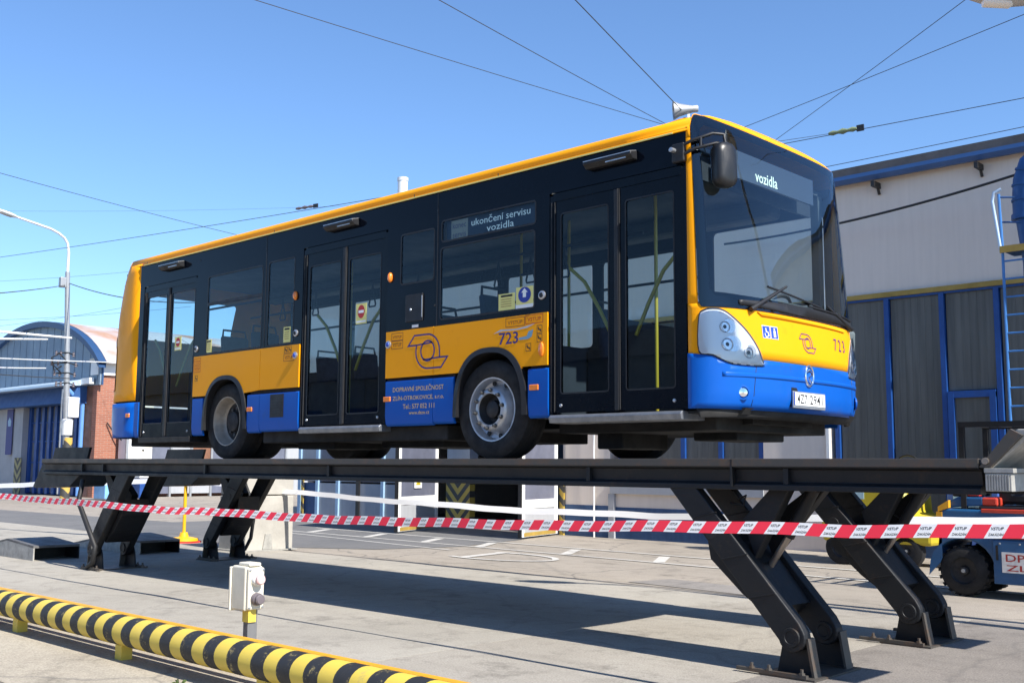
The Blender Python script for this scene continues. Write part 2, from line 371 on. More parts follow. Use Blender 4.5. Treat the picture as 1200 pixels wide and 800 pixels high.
def patch(loops, fmap, du=None, dv=None):
    """planar region with holes in (u,v), cut into a grid and carried onto a surface by fmap"""
    bm = bmesh.new(); edges = []
    for lp in loops:
        vs = [bm.verts.new((u, v, 0)) for u, v in lp]
        edges += [bm.edges.new((vs[i], vs[(i+1) % len(vs)])) for i in range(len(vs))]
    bmesh.ops.triangle_fill(bm, use_beauty=True, use_dissolve=False, edges=edges)
    for ax, d in ((0, du), (1, dv)):
        if not d: continue
        lo = min(v.co[ax] for v in bm.verts); hi = max(v.co[ax] for v in bm.verts)
        k = lo+d
        while k < hi-1e-6:
            co = [0, 0, 0]; co[ax] = k; no = [0, 0, 0]; no[ax] = 1
            bmesh.ops.bisect_plane(bm, geom=bm.verts[:]+bm.edges[:]+bm.faces[:], plane_co=co, plane_no=no); k += d
    for fa in bm.faces:
        if fa.normal.z < 0: fa.normal_flip()
    me = bpy.data.meshes.new('patch')
    for v in bm.verts: v.co = fmap(v.co.x, v.co.y)
    bm.normal_update(); bm.to_mesh(me); bm.free(); return me
TXT = {}
def text_geo(s, size=1., bold=0., sx=1.):
    key = (s, size, bold, sx)
    if key in TXT: return TXT[key]
    c = bpy.data.curves.new('t', 'FONT'); c.body = s; c.size = size; c.resolution_u = 2; c.align_x = 'CENTER'; c.align_y = 'CENTER'; c.offset = bold
    o = bpy.data.objects.new('t', c); COL.objects.link(o)
    dg = bpy.context.evaluated_depsgraph_get(); me = bpy.data.meshes.new_from_object(o.evaluated_get(dg))
    vs = [(v.co.x*sx, v.co.y) for v in me.vertices]; fs = [tuple(p.vertices) for p in me.polygons]
    bpy.data.objects.remove(o); bpy.data.curves.remove(c); bpy.data.meshes.remove(me)
    if vs:   # normalise: centred on its own box
        x0 = min(v[0] for v in vs); x1 = max(v[0] for v in vs); y0 = min(v[1] for v in vs); y1 = max(v[1] for v in vs)
        vs = [(v[0]-(x0+x1)/2, v[1]-(y0+y1)/2) for v in vs]; wh = (x1-x0, y1-y0)
    else: wh = (1, 1)
    TXT[key] = (vs, fs, wh); return TXT[key]
def text_fit(s, cx, cz, w, h, bold=0.):
    """text polygons scaled to a w x h box centred on cx, cz"""
    vs, fs, (tw, th) = text_geo(s, 1., bold)
    return [(cx+v[0]*w/tw, cz+v[1]*h/th) for v in vs], fs
def disc(cx, cz, rx, rz=None, n=20):
    rz = rz or rx; return [(cx+rx*math.cos(2*math.pi*i/n), cz+rz*math.sin(2*math.pi*i/n)) for i in range(n)]
def stroke(pts, wd, closed=True):
    """ring polygons along a 2-D polyline"""
    n = len(pts); P = [Vector(p) for p in pts]; out = []
    for i in range(n):
        a = P[i-1] if (closed or i > 0) else P[i]; b = P[(i+1) % n] if (closed or i < n-1) else P[i]
        d1 = (P[i]-a); d2 = (b-P[i]); d1 = d1.normalized() if d1.length > 1e-9 else d2.normalized(); d2 = d2.normalized() if d2.length > 1e-9 else d1
        t = (d1+d2); t = t.normalized() if t.length > 1e-6 else d1; nn = Vector((-t.y, t.x)); k = 1/max(.4, abs(nn.dot(Vector((-d1.y, d1.x)))))
        out.append((P[i]+nn*wd/2*k, P[i]-nn*wd/2*k))
    vs = [tuple(q) for ab in out for q in ab]; fs = [(2*i, 2*((i+1) % n), 2*((i+1) % n)+1, 2*i+1) for i in range(n if closed else n-1)]
    return vs, fs

# ================================================================== THE SETTING
def sheet(name, poly, z, m, kind='structure'):
    me = bpy.data.meshes.new(name); me.from_pydata([(x, y, z) for x, y in poly], [], [tuple(range(len(poly)))])
    bm = bmesh.new(); bm.from_mesh(me); bmesh.ops.recalc_face_normals(bm, faces=bm.faces)
    for fa in bm.faces:
        if fa.normal.z < 0: fa.normal_flip()
    bm.to_mesh(me); bm.free()
    o = link(name, me, m); o['kind'] = kind; return o
sheet('ground', [(-600, -600), (600, -600), (600, 600), (-600, 600)], 0, 'ground_concrete')
# cast concrete bays of the lift apron, real slabs with open joints between them
ap = empty('concrete_apron'); ap['kind'] = 'structure'
xs_ = [-22, -16, -10, -4, 2, 5.2, 7.55, 14, 20]
for i in range(len(xs_)-1):
    for (y0, y1) in ((-2.45, -.937), (-.923, 3.888)):
        MB().box(xs_[i]+.006, xs_[i+1]-.006, y0, y1, -.1, .012).build('slab', 'slab_concrete' if xs_[i+1] < 7 else ('slab_worn' if xs_[i+1] < 9 else 'slab_dirty'), ap)
sheet('joint_strip', [(-22, -.94), (20, -.94), (20, -.92), (-22, -.92)], .005, 'joint_tar')
sheet('joint_strip', [(-22, 3.89), (20, 3.89), (20, 3.905), (-22, 3.905)], .005, 'joint_tar')
sheet('rail_plinth', [(-22, -4.05), (20, -4.05), (20, -2.46), (-22, -2.46)], .006, 'sand_concrete')
sheet('gravelly_road', [(-22, -9), (3.2, -9), (3.2, -4.25), (1.5, -3.85), (-22, -3.75)], .010, 'asphalt_old')
sheet('asphalt_road', [(-60, 2.2), (-22, 2.6), (-9.6, 3.95), (-4.9, 4.35), (-3.4, 5.3), (-2.9, 6.9), (-3.4, 9), (-4.2, 10.9), (-13.9, 10.9), (-13.9, 7.2), (-60, 5.5)], .006, 'asphalt')
sheet('patched_strip', [(3.0, 4.25), (5.4, 4.05), (5.5, 4.75), (3.2, 4.95)], .007, 'patch_dark')
def line(name, p, q, wd, z=.011):
    p = Vector(p); q = Vector(q); t = (q-p).normalized(); nn = Vector((-t.y, t.x))*wd/2
    return sheet(name, [tuple(p+nn), tuple(q+nn), tuple(q-nn), tuple(p-nn)], z, 'line_white')
line('road_marking', (-9.5, 7.35), (7.5, 6.55), .09)
line('road_marking', (-9.5, 8.45), (7.5, 7.85), .09)
for k, x in enumerate((-8.2, -6.1, -4.2, -2.6, -.4, 1.6, 3.6)):
    y = 7.35-(x+9.5)*.047
    line('road_marking', (x, y+.06), (x-.55, y+1.0), .19, .0112)
line('road_marking', (-9.2, 6.95), (-2.4, 6.15), .07)
# worn painted loop
vs, fs = stroke([(-.9+1.15*math.cos(t), 5.85+.62*math.sin(t)) for t in [R(-120+12*i) for i in range(21)]], .11, closed=False)
me = bpy.data.meshes.new('road_marking'); me.from_pydata([(x, y, .0114) for x, y in vs], [], fs); tag(link('road_marking', me, 'line_white'), kind='structure')
line('road_marking', (-1.15, 5.3), (-1.35, 6.5), .2, .0116)

# ================================================================== DEPOT HALL (right, runs behind the bus)
FY = 11.0
hall = empty('depot_hall', (0, FY, 0), 0, 'long cream depot hall with blue gutter and tall ribbed glazing behind the bus', 'building')
def hb(name, x0, x1, y0, y1, z0, z1, m, parent=hall, bevel=0):
    """box in hall coordinates; z from the lift platform level"""
    return MB().box(x0, x1, y0, y1, z0+G, z1+G).build(name, m, parent, bevel=bevel)
XL, XR, XT = -13.8, 14.0, -13.8
hb('wall', XT, XR, 0, .3, 3.02, 5.12, 'wall_cream')
hb('end_wall', XL, XL+.3, .3, 14, -G, 5.1, 'wall_cream'); hb('end_wall', XR-.3, XR, .3, 14, -G, 5.1, 'wall_cream'); hb('rear_wall', XT+.3, XR-.3, 13.7, 14, -G, 5.1, 'wall_cream')
hb('roof', XT-.1, XR+.1, -.22, 14.2, 5.195, 5.34, 'roof_dark')
g = MB(); g.prism([(-.26, 5.12+G), (-.25, 5.19+G), (-.10, 5.19+G), (-.10, 5.06+G), (-.20, 5.05+G)], 0, XT-.1, XR+.1); g.build('gutter', 'fascia_blue', hall)
for x in (-7.5, -5, -1, 3.55, 5.34, 7.4): MB().box(x-.03, x+.03, -.3, -.02, 4.9+G, 5.0+G).tube([(x, -.1, 4.95+G), (x, -.02, 4.8+G)], .025, 6).build('gutter_bracket', 'black_metal', hall)
hb('flashing', -2.4, XR, -.05, 0.02, 2.94, 3.025, 'flash_yellow')
# glazing bays: X borders
def ubay(x0, x1, z0, z1):
    """ribbed channel-glass bay"""
    n = max(2, int((x1-x0)/.115)); b = MB(); wdt = (x1-x0)/n
    for i in range(n):
        a = x0+i*wdt
        for j, (u0, u1, d) in enumerate(((0.0, .05, .033), (.05, .95, .03), (.95, 1., .033))): b.box(a+u0*wdt, a+u1*wdt, d, .10, z0+G, z1+G)
    return b.build('glazing_bay', 'u_glass', hall)
posts = [2.62, 3.6, 4.57, 5.47, 6.4, 7.4, 8.4, 9.4, 10.4, 11.4, 12.4, 13.4]
for a, b in zip(posts[:-1], posts[1:]):
    if abs(a-4.57) < .01: ubay(a+.06, b-.06, 1.25, 2.90)
    else: ubay(a+.06, b-.06, -1.25, 2.90)
for x in posts: hb('mullion', x-.042, x+.042, -.03, .12, -1.25, 2.92, 'frame_blue')
hb('head_rail', 2.5, XR, -.02, .1, 2.90, 2.95, 'frame_blue')
hb('kick_plate', 2.5, XR, -.02, .14, -G, -1.25, 'wall_blue_base')
wd = empty('wicket_door', (0, 0, 0)); wd.parent = hall
hb('door_frame', 4.63, 4.73, -.06, .08, -1.25, 1.2, 'frame_blue', wd); hb('door_frame', 5.31, 5.41, -.06, .08, -1.25, 1.2, 'frame_blue', wd); hb('door_frame', 4.63, 5.41, -.055, .078, 1.12, 1.235, 'frame_blue', wd)
hb('door_pane', 4.73, 5.31, 0, .06, -1.25, 1.12, 'u_glass', wd); hb('handle', 4.76, 4.80, -.09, -.03, -.5, -.36, 'zinc', wd)
hb('pier', 1.12, 2.5, -.05, .3, -G, 3.0, 'wall_cream')
hb('downpipe', 2.44, 2.50, -.12, -.055, -G, 5.0, 'white_paint')
for a, b in ((-2.3, -1.6), (-1.6, -.72), (-.72, .16), (.16, 1.1)): ubay(a+.05, b-.05, -.32, 2.90)
for x in (-2.3, -1.6, -.72, .16, 1.06): hb('mullion', x-.05, x+.05, -.03, .12, -.32, 2.92, 'frame_blue')
hb('sill', -2.55, 1.115, -.08, .2, -.62, -.45, 'grey_panel'); hb('sill', -2.55, 1.115, -.04, .2, -.45, -.32, 'alu')
hb('apron_wall', -2.45, 1.115, .0, .2, -.9, -.62, 'wall_cream'); hb('base_band', -2.45, 1.115, -.01, .2, -G, -.9, 'wall_blue_base')
hb('frame_post', -2.6, -2.45, -.07, .2, -G, -.62, 'grey_panel')
hb('wall', -3.85, -2.6, 0, .3, -.88, 3.02, 'wall_cream'); hb('base_band', -3.85, -2.6, -.012, .3, -G, -.88, 'wall_blue_base')
hb('wall', -2.6, 1.12, .0, .3, 2.95, 3.02, 'wall_cream')
MB().tube([(-3.0, -.05, 0), (-3.0, -.05, 3+G)], .02, 8).build('conduit', 'white_paint', hall)
hb('hazard_post', -3.98, -3.86, -.06, .1, -G, -.1, 'hazard_diag'); hb('wall', -4.0, -3.85, .1, .3, -G, 3.02, 'wall_cream')
# open gate bay and closed folding gate
hb('wall', XT, -4.0, .0, .3, 2.3, 3.02, 'wall_cream')
hb('inner_wall', -8.2, -4.0, 3.2, 3.3, -G, 2.3, 'inside_blue'); hb('inner_wall', -4.05, -4.0, .3, 3.2, -G, 2.3, 'inside_blue')
hb('inner_floor', -8.2, -4.0, .0, 3.2, -G-.05, -G+.012, 'patch_dark')
cc = MB().box(-.42, .42, -.09, .09, 0, 1.62).build('chevron_column', 'chevron_tall', hall, loc=(-7.55, .35, 0))
hb('column', -7.95, -7.15, .27, .55, .08, 2.3, 'grey_panel')
hb('cabinet', -5.9, -5.35, 2.6, 3.15, -G, -.5, 'black_metal')
fg = empty('folding_gate', (0, 0, 0)); fg.parent = hall
gx = [-13.75, -12.92, -12.0, -11.12, -10.1, -9.2, -8.25]
for i in range(6):
    a, b = gx[i]+.06, gx[i+1]-.06
    hb('gate_panel', a, b, .02, .07, -G+.05, -.55, 'wall_blue_base' if i == 0 else 'grey_panel', fg); hb('gate_pane', a, b, .03, .06, -.5, .6, 'pane_grey' if i % 2 else 'grey_panel', fg); hb('gate_panel', a, b, .02, .07, .65, 2.3, 'grey_panel', fg)
for i, x in enumerate(gx): hb('gate_post', x-.06, x+.06, -.03, .09, -G+.02, 2.3, 'black_metal' if i == 3 else 'pale_blue_frame', fg)
hb('chevron_strip', -13.62, -13.5, -.05, -.031, -G+.1, .1, 'hazard_diag', fg)
def leaf(p, q, sign):
    """a white framed gate leaf standing open, p near edge, q hinge edge (ground points)"""
    p = Vector(p); q = Vector(q); L = (q-p).length; a = math.atan2(q.y-p.y, q.x-p.x)
    e = empty('gate_leaf', (p.x, p.y-FY, 0), a); e.parent = hall
    def lb(name, u0, u1, v0, v1, z0, z1, m): return MB().box(u0, u1, v0, v1, z0, z1).build(name, m, e)
    lb('stile', 0, .14, -.03, .03, .04, 3.9, 'white_paint'); lb('stile', L-.14, L, -.03, .03, .04, 3.9, 'white_paint')
    lb('edge_seal', -.05, 0, -.035, .035, .03, 3.9, 'black_metal')
    for z0, z1 in ((.04, .12), (.62, .80), (2.1, 2.25), (3.75, 3.9)): lb('rail', .14, L-.14, -.028, .028, z0, z1, 'white_paint')
    lb('lower_panel', .14, L-.14, -.015, .015, .12, .62, 'grey_panel'); lb('pane', .14, L-.14, -.012, .012, .80, 2.1, 'pane_grey'); lb('pane', .14, L-.14, -.012, .012, 2.25, 3.75, 'pane_grey')
    lb('kick_strip', .1, L-.1, -.033, -.03, .05, .13, 'flash_yellow')
    if sign:
        pass
leaf((-6.62, 8.52), (-7.42, 10.45), True); leaf((-3.52, 9.2), (-3.98, 10.85), False)
# the sign on the open leaf faces the camera side (-u side is the far one): build it on that face
sg = empty('warning_board', (-7.0, 9.43-FY, 1.2), math.atan2(10.45-8.52, -7.42+6.62)); sg.parent = hall
MB().box(-.19, .19, -.040, -.032, -.22, .22).build('board', 'sticker_white', sg)
MB().box(-.19, .19, -.043, -.041, .12, .22).build('red_band', 'sticker_red', sg)
MB().prism([(-.12, -.15), (.12, -.15), (0, .07)], 1, -.043, -.041).build('yellow_triangle', 'machine_yellow', sg)
MB().prism([(.01, -.03), (.03, .02), (-.02, -.05), (.0, -.06), (-.02, -.12), (.03, -.04)], 1, -.046, -.044).build('bolt_mark', 'print_black', sg)
# facade cable
def sag(p, q, s, n=16):
    p = Vector(p); q = Vector(q); return [p.lerp(q, i/n)-Vector((0, 0, s*4*(i/n)*(1-i/n))) for i in range(n+1)]
tag(MB().tube(sag((.5, 10.7, 4.28+G), (6.35, 9.75, 4.42+G), .12), .022, 6).build('facade_cable', 'cable_black'), 'thick black cable slung along the cream hall wall', 'cable')
# roof furniture behind the bus
vp = empty('vent_pipe', (-11.87, 13, 5.34+G), 0, 'white vent pipe rising above the middle of the bus roof', 'pipe')
MB().lathe([(0.001, 0), (.16, 0), (.15, 2.9), (.165, 2.9), (.165, 3.0), (0.001, 3.0)], (0, 0, 0), 2, 20).build('stack', 'white_metal', vp, smooth=40)
MB().lathe([(.3, 0), (.3, .06), (.16, .1)], (0, 0, 0), 2, 20).build('collar', 'zinc', vp, smooth=40)
hs = empty('horn_loudspeaker', (-1.0, 11.5, 5.34+G), 0, 'grey horn loudspeaker on a bracket above the front corner of the bus roof', 'loudspeaker')
MB().tube([(0, .1, 0), (0, .1, 2.05)], .035, 8).build('mast', 'zinc', hs, smooth=40)
h = MB(); prof = [(.06, .30), (.08, .22), (.10, .12), (.14, -.04), (.20, -.16), (.205, -.17), (.19, -.165), (.12, -.03), (.03, .1), (.001, .12)]
h.lathe(prof, (0, 0, 0), 0, 22); ho = h.build('horn', 'zinc', hs, smooth=40, loc=(-.02, 0, 2.2)); ho.rotation_euler = (0, R(-4), R(40))
MB().lathe([(.001, .36), (.06, .36), (.075, .34), (.075, .24), (.05, .24)], (0, 0, 0), 0, 18).build('driver', 'lamp_grey', ho, smooth=40)
MB().box(.12, .17, -.02, .02, -.36, .0).build('bracket', 'white_paint', ho)
# blue extraction duct and ladder at the right edge
du = empty('extraction_duct', (6.47, 9.62, 0), 0, 'dark blue ribbed elbow duct running down beside the ladder', 'duct')
d = MB(); pts = [(0.62, .2, 4.62+G), (.45, .15, 4.66+G), (.25, .05, 4.62+G), (.08, 0, 4.48+G), (0, 0, 4.25+G), (-.02, 0, 4.0+G), (-.02, 0, 3.7+G)]
d.tube(pts, [.2, .2, .2, .2, .2, .2, .2], 18); d.build('elbow', 'duct_blue', du, smooth=50)
for k in range(7):
    t = k/7; i = int(t*6); p = Vector(pts[i]).lerp(Vector(pts[i+1]), t*6-i); q = Vector(pts[i+1])-Vector(pts[i]); q.normalize()
    MB().tube([p-q*.015, p+q*.015], .215, 18).build('rib', 'duct_blue', du, smooth=40)
MB().tube([(-.02, 0, 3.72+G), (.06, 0, 3.0+G), (.06, 0, .05)], [.17, .17, .17], 16).build('riser', 'duct_blue', du, smooth=40)
MB().tube([(-.02, 0, 3.66+G), (-.02, 0, 3.74+G)], .225, 16).build('flange', 'duct_blue', du, smooth=40)
ld = empty('access_ladder', (6.28, 9.35, 0), 0, 'light blue access ladder with hoops and yellow edged platform at the right', 'ladder')
for x in (-.12, .30): MB().tube([(x, 0, .05), (x-.0, 0, 3.2+G), (x-.02, 0, 4.05+G)], .022, 8).build('stile', 'ladder_blue', ld, smooth=40)
for k in range(17): MB().tube([(-.12, 0, .25+k*.27), (.30, 0, .25+k*.27)], .014, 6).build('rung', 'ladder_blue', ld)
MB().box(-.12, 1.3, -.05, .5, 3.17+G, 3.20+G).build('platform', 'duct_blue', ld); MB().box(-.14, 1.3, -.075, -.052, 3.14+G, 3.24+G).build('toe_board', 'flash_yellow', ld)
MB().tube([(-.14, -.02, 3.2+G), (-.2, -.02, 3.7+G), (-.23, -.02, 3.95+G), (-.2, -.02, 4.08+G), (-.10, 0, 4.12+G)], .024, 8).build('hand_hoop', 'ladder_pale', ld, smooth=50)
for z in (3.62, 4.0): MB().tube([(-.13, 0, z+G), (.5, .3, z-.05+G), (1.2, .3, z-.1+G)], .014, 6).build('guard_rail', 'duct_blue', ld)

# ================================================================== LEFT: arched hall, brick block, far garages
XC, YF = -34.36, 14.7
ah = empty('arched_hall', (XC, YF, 0), 0, 'hall with shaded arched gable, tall blue gates and brick side at far left', 'building')
def az_(x):
    q = (x+6.64)/8.2; return 2.2+4.5*math.sqrt(max(0, 1-q*q))+G
def ab(name, x0, x1, y0, y1, z0, z1, m_, parent=None, bevel=0): return MB().box(x0, x1, y0, y1, z0, z1).build(name, m_, parent or ah, bevel=bevel)
x = -14.0
while x < .25:
    x1 = min(x+.78, .3)
    MB().prism([(x+.03, 3.4+G), (x1-.03, 3.4+G), (x1-.03, az_(x1)-.15), ((x+x1)/2, az_((x+x1)/2)-.12), (x+.03, az_(x)-.15)], 1, -.02, .05).build('gable_panel', 'corr_blue', ah); x = x1
MB().prism([(-14, 3.4+G), (.3, 3.4+G)]+[(.3-14.3*i/24, az_(.3-14.3*i/24)-.2) for i in range(25)], 1, .06, .14).build('gable_backing', 'arch_blue', ah)
xsA = [.55-15.0*i/30 for i in range(31)]
rm = MB()
for a, b in zip(xsA[:-1], xsA[1:]):
    rm.add([(a, -.25, az_(a)-.22), (b, -.25, az_(b)-.22), (b, -.25, az_(b)+.05), (a, -.25, az_(a)+.05), (a, .1, az_(a)-.22), (b, .1, az_(b)-.22), (b, .1, az_(b)+.05), (a, .1, az_(a)+.05)], [(0, 1, 2, 3), (7, 6, 5, 4), (3, 2, 6, 7), (0, 4, 5, 1)])
rm.build('barge_rim', 'arch_blue', ah)
for k in range(8):
    y0, y1 = .12+k*2.6, .12+(k+1)*2.6-.05; n0 = len(xsA)
    vs = [(xx, y, az_(xx)+.0+dz) for y in (y0, y1) for dz in (0, .06) for xx in xsA]
    fs = [(i, i+1, 2*n0+i+1, 2*n0+i) for i in range(n0-1)]+[(n0+i+1, n0+i, 3*n0+i, 3*n0+i+1) for i in range(n0-1)]+[(i+1, i, n0+i, n0+i+1) for i in range(n0-1)]+[(2*n0+i, 2*n0+i+1, 3*n0+i+1, 3*n0+i) for i in range(n0-1)]
    MB().add(vs, fs).build('roof_sheet', 'rusty_sheet', ah)
ab('rear_body', -14, -.4, .9, 21, 0, 3.3+G, 'cream_wall'); 
ab('side_wall', -.4, 0, 0.02, 21, 0, 3.85+G, 'brick'); ab('parapet', -.6, .12, -.05, 21, 3.86+G, 4.42+G, 'white_paint'); ab('coping', -.65, .18, -.1, 21, 4.43+G, 4.6+G, 'cream_wall')
ab('junction_box', -.95, -.1, -.32, -.11, 3.45+G, 3.72+G, 'white_paint')
MB().prism([(-.75, 2.62+G), (.02, 2.62+G), (.1, 3.4+G), (-.4, 3.4+G)], 0, -14, -1.0).build('fascia', 'fascia_blue', ah)
MB().prism([(-1.15, 3.36+G), (-1.15, 3.46+G), (.02, 3.75+G), (.02, 3.42+G)], 0, -14.5, -.9).build('canopy', 'ladder_pale', ah)
dr = empty('gate', (0, 0, 0)); dr.parent = ah
gxs = [-7.35, -6.55, -5.85, -5.15, -4.45, -3.75, -3.05, -2.35, -1.6]
for i in range(len(gxs)-1): ab('gate_panel', gxs[i]+.1, gxs[i+1]-.1, .3, .36, .1, 2.6+G, 'door_panel_grey', dr)
for q in gxs: ab('gate_rib', q-.13, q+.13, .18, .37, .05, 2.62+G, 'door_blue', dr)
for z in (.5, 1.5, 2.5, 3.4): ab('gate_rail', -7.3, -1.6, .24, .3, z, z+.06, 'door_blue', dr)
ab('pillar', -8.55, -7.5, -.1, .6, 0, 2.62+G, 'grey_panel'); ab('front_wall', -14, -8.55, .0, .6, 0, 2.62+G, 'grey_panel'); ab('pillar', -1.45, -.42, .02, .6, 0, 3.4+G, 'brown_shutter')
MB().box(-.4, .4, -.012, .012, 0, 1.75).build('chevron_board', 'chevron_gate', ah, loc=(-7.78, -.115, 0))
MB().tube([(-1.1, -.9, 3.3+G), (-1.1, -.5, 2.9+G), (-1.1, -.12, 2.6+G), (-1.1, -.12, .05)], .1, 10).build('downpipe', 'pipe_pale_blue', ah, smooth=40)
bn = empty('banner', (XC-8.95, YF-.13, 0), 0, 'narrow violet blue banner hanging on the grey pillar at far left', 'banner')
MB().box(-.35, .38, -.03, -.01, .35+G, 2.6+G).build('cloth', 'banner_violet', bn); MB().tube([(-.42, -.02, 2.62+G), (.45, -.02, 2.62+G)], .025, 8).build('rod', 'zinc', bn)
MB().prism([(-.15, 1.75+G), (.15, 1.75+G), (.2, 2.0+G), (.0, 2.2+G), (-.2, 2.0+G)], 1, -.036, -.031).build('emblem', 'pale_blue_frame', bn)
tag(MB().tube(sag((XC+.08, 15.2, 1.75+G), (XC+.9, 16.6, .55+G), .3), .03, 6).build('hanging_cable', 'cable_black'), 'black cable drooping across the brick wall behind the bus tail', 'cable')
wb = empty('white_annex', (-33.3, 0, 0), 0, 'sunlit white annex wall seen below the tail of the bus', 'building')
MB().box(-.9, 0, 15.75, 16.4, 0, 3.0+G).build('wall', 'white_paint', wb); MB().box(-.9, -.2, 16.41, 17.0, 0, 3.0+G).build('wall', 'cream_wall', wb); MB().box(0, .08, 15.62, 15.74, 0, 2.8+G).build('downpipe', 'zinc', wb)
fgx = empty('far_garage', (-33.9, 0, 0), 0, 'low far garage with grey panel doors behind the yellow stanchion', 'building')
MB().box(-6, 0, 17.05, 32, 2.0+G, 2.6+G).build('fascia', 'grey_panel', fgx); MB().box(-6, -.5, 17.05, 32, 0, 2.0+G).build('wall', 'dark_inside', fgx)
yy = 17.1; i = 0
while yy < 31:
    MB().box(-.1, .0, yy+.05, yy+1.0, .15, 1.35).build('door_panel', 'grey_panel' if i % 3 else 'pane_grey', fgx); MB().box(-.1, -.02, yy+.05, yy+1.0, 1.5, 3.5).build('pane', ['pane_grey', 'grey_panel', 'brown_shutter'][i % 3], fgx)
    MB().box(-.12, .06, yy-.05, yy+.05, 0, 3.55).build('post', 'zinc', fgx); MB().box(-.1, .03, yy+.05, yy+1.0, 1.36, 1.49).build('rail', 'zinc', fgx); yy += 1.05; i += 1
pb = empty('pale_blue_container', (-31, 13.75, 0), 0, 'pale blue container with white lid in front of the brick wall', 'container')
MB().box(-.5, .5, -.33, .3, .06, .9).build('body', 'pale_blue_paint', pb, bevel=.03); MB().box(-.55, .55, -.38, .35, .9, 1.3).build('lid', 'white_paint', pb, bevel=.03)
pb2 = empty('dark_blue_container', (-31, 15.25, 0), 0, 'dark blue container with white lid below the white annex', 'container')
MB().box(-.5, .5, -.33, .33, .06, .9).build('body', 'door_blue', pb2, bevel=.03); MB().box(-.55, .55, -.38, .38, .9, 1.15).build('lid', 'white_paint', pb2, bevel=.03)
ov = empty('orange_service_cart', (-30.0, 7.35, 0), 0, 'orange service cart cut by the left picture edge', 'cart')
MB().box(-1.2, .4, -.7, .72, 1.4, 2.9).build('body', 'orange_paint', ov, bevel=.06); MB().box(-1.25, .5, -.75, .75, .3, 1.4).build('chassis', 'door_blue', ov, bevel=.03)
for x in (-.9, .2):
    for y in (-.55, .6): MB().lathe([(.001, -.1), (.26, -.1), (.3, -.06), (.3, .06), (.26, .1), (.001, .1)], (x, y, .3), 1, 20).build('wheel', 'tyre', ov, smooth=40)
MB().tube([(.45, .3, 1.7), (.7, .5, 2.1), (.75, .85, 1.9), (.6, 1.0, 1.2), (.5, .8, .6)], .035, 8).build('hose', 'hose_black', ov, smooth=60)
# unseen hall behind the viewer, added to give the bus glass dark reflections
ch_ = empty('added_reflection_hall', (0, -30, 0), 0, 'invented long grey hall behind the viewer, added for dark reflections in the bus side windows', 'building')
MB().box(-70, 30, -12, 0, 0, 6.2).build('wall', 'grey_panel', ch_); MB().prism([(-12.4, 6.2), (.4, 6.2), (-6, 8.6)], 0, -70.5, 30.5).build('roof', 'roof_dark', ch_)
for k in range(16): MB().box(-66+k*6, -62.5+k*6, .01, .06, 1.2, 4.6).build('gate', 'door_blue' if k % 3 else 'pane_grey', ch_)

# street lamp post with overhead-line hardware
sl = empty('street_lamp', (-30.4, 11.78, 0), 0, 'tall grey street lamp post with curved arm and chevron painted foot', 'street lamp')
def ly(z): return -.42*z/9.1
MB().tube([(0, 0, 0), (0, ly(9.1), 9.1)], [.14, .09], 16).build('mast', 'zinc', sl, smooth=40)
MB().tube([(0, -.42, 9.0), (0, -.42, 9.9), (0, -.48, 10.25), (0, -.62, 10.45), (0, -.85, 10.6), (0, -1.2, 10.73), (0, -2.55, 10.98)], [.06, .055, .05, .05, .05, .05, .045], 10).build('arm', 'white_metal', sl, smooth=60)
hd = MB(); hd.lathe([(.001, -.45), (.07, -.42), (.13, -.2), (.15, 0.1), (.12, .35), (.05, .45), (.001, .45)], (0, 0, 0), 1, 14); ho = hd.build('lamp_head', 'white_metal', sl, smooth=40, loc=(0, -2.95, 11.06)); ho.scale = (1, 1, .55); ho.rotation_euler = (R(-12), 0, 0)
MB().lathe([(.001, -.3), (.09, -.25), (.1, .1), (.08, .25), (.001, .3)], (0, 0, 0), 1, 12).build('lens', 'lamp_grey', ho, smooth=40, loc=(0, 0, -.09))
MB().box(-.1, .12, -.72, -.48, 8.45, 8.85).build('transformer_box', 'zinc', sl, bevel=.02)
MB().box(-.16, .2, -.18, .26, 3.3, 4.1).build('junction_box', 'white_metal', sl, bevel=.02)
MB().lathe([(.155, 2.6), (.2, 2.6), (.21, 3.2), (.155, 3.25)], (0, -.1, 0), 2, 16).build('collar', 'white_metal', sl, smooth=40)
MB().lathe([(.001, .02), (.185, .02), (.18, 2.5), (.001, 2.5)], (0, -.05, 0), 2, 16).build('painted_foot', 'chevron_pole', sl, smooth=40)
for z, rw in ((4.6, .3), (5.0, .35), (5.4, .42), (5.8, .3)):
    MB().tube([(.05, ly(z)-rw*1.6, z), (.1, ly(z), z+.06), (.05, ly(z)+rw, z-.02)], .028, 6).build('bracket_arm', 'black_metal', sl)
    for q in (-rw*1.5, -rw*.9, rw*.8): MB().lathe([(.02, -.1), (.06, -.08), (.03, -.03), (.06, 0), (.03, .05), (.05, .09), (.001, .1)], (.07, ly(z)+q, z), 2, 8).build('insulator', 'knob_grey', sl, smooth=40)
MB().tube([(.1, -.5, 5.3), (.25, -.85, 5.1), (.2, -.95, 5.6), (.1, -.6, 5.8), (.12, -.3, 5.5), (.2, -.9, 5.35), (.15, -.5, 5.0)], .03, 6).build('cable_coil', 'cable_black', sl, smooth=60)
MB().tube([(.12, -.4, .3), (.12, -.42, 3.9), (.1, -.4, 4.4)], .03, 6).build('cable_duct', 'zinc', sl)

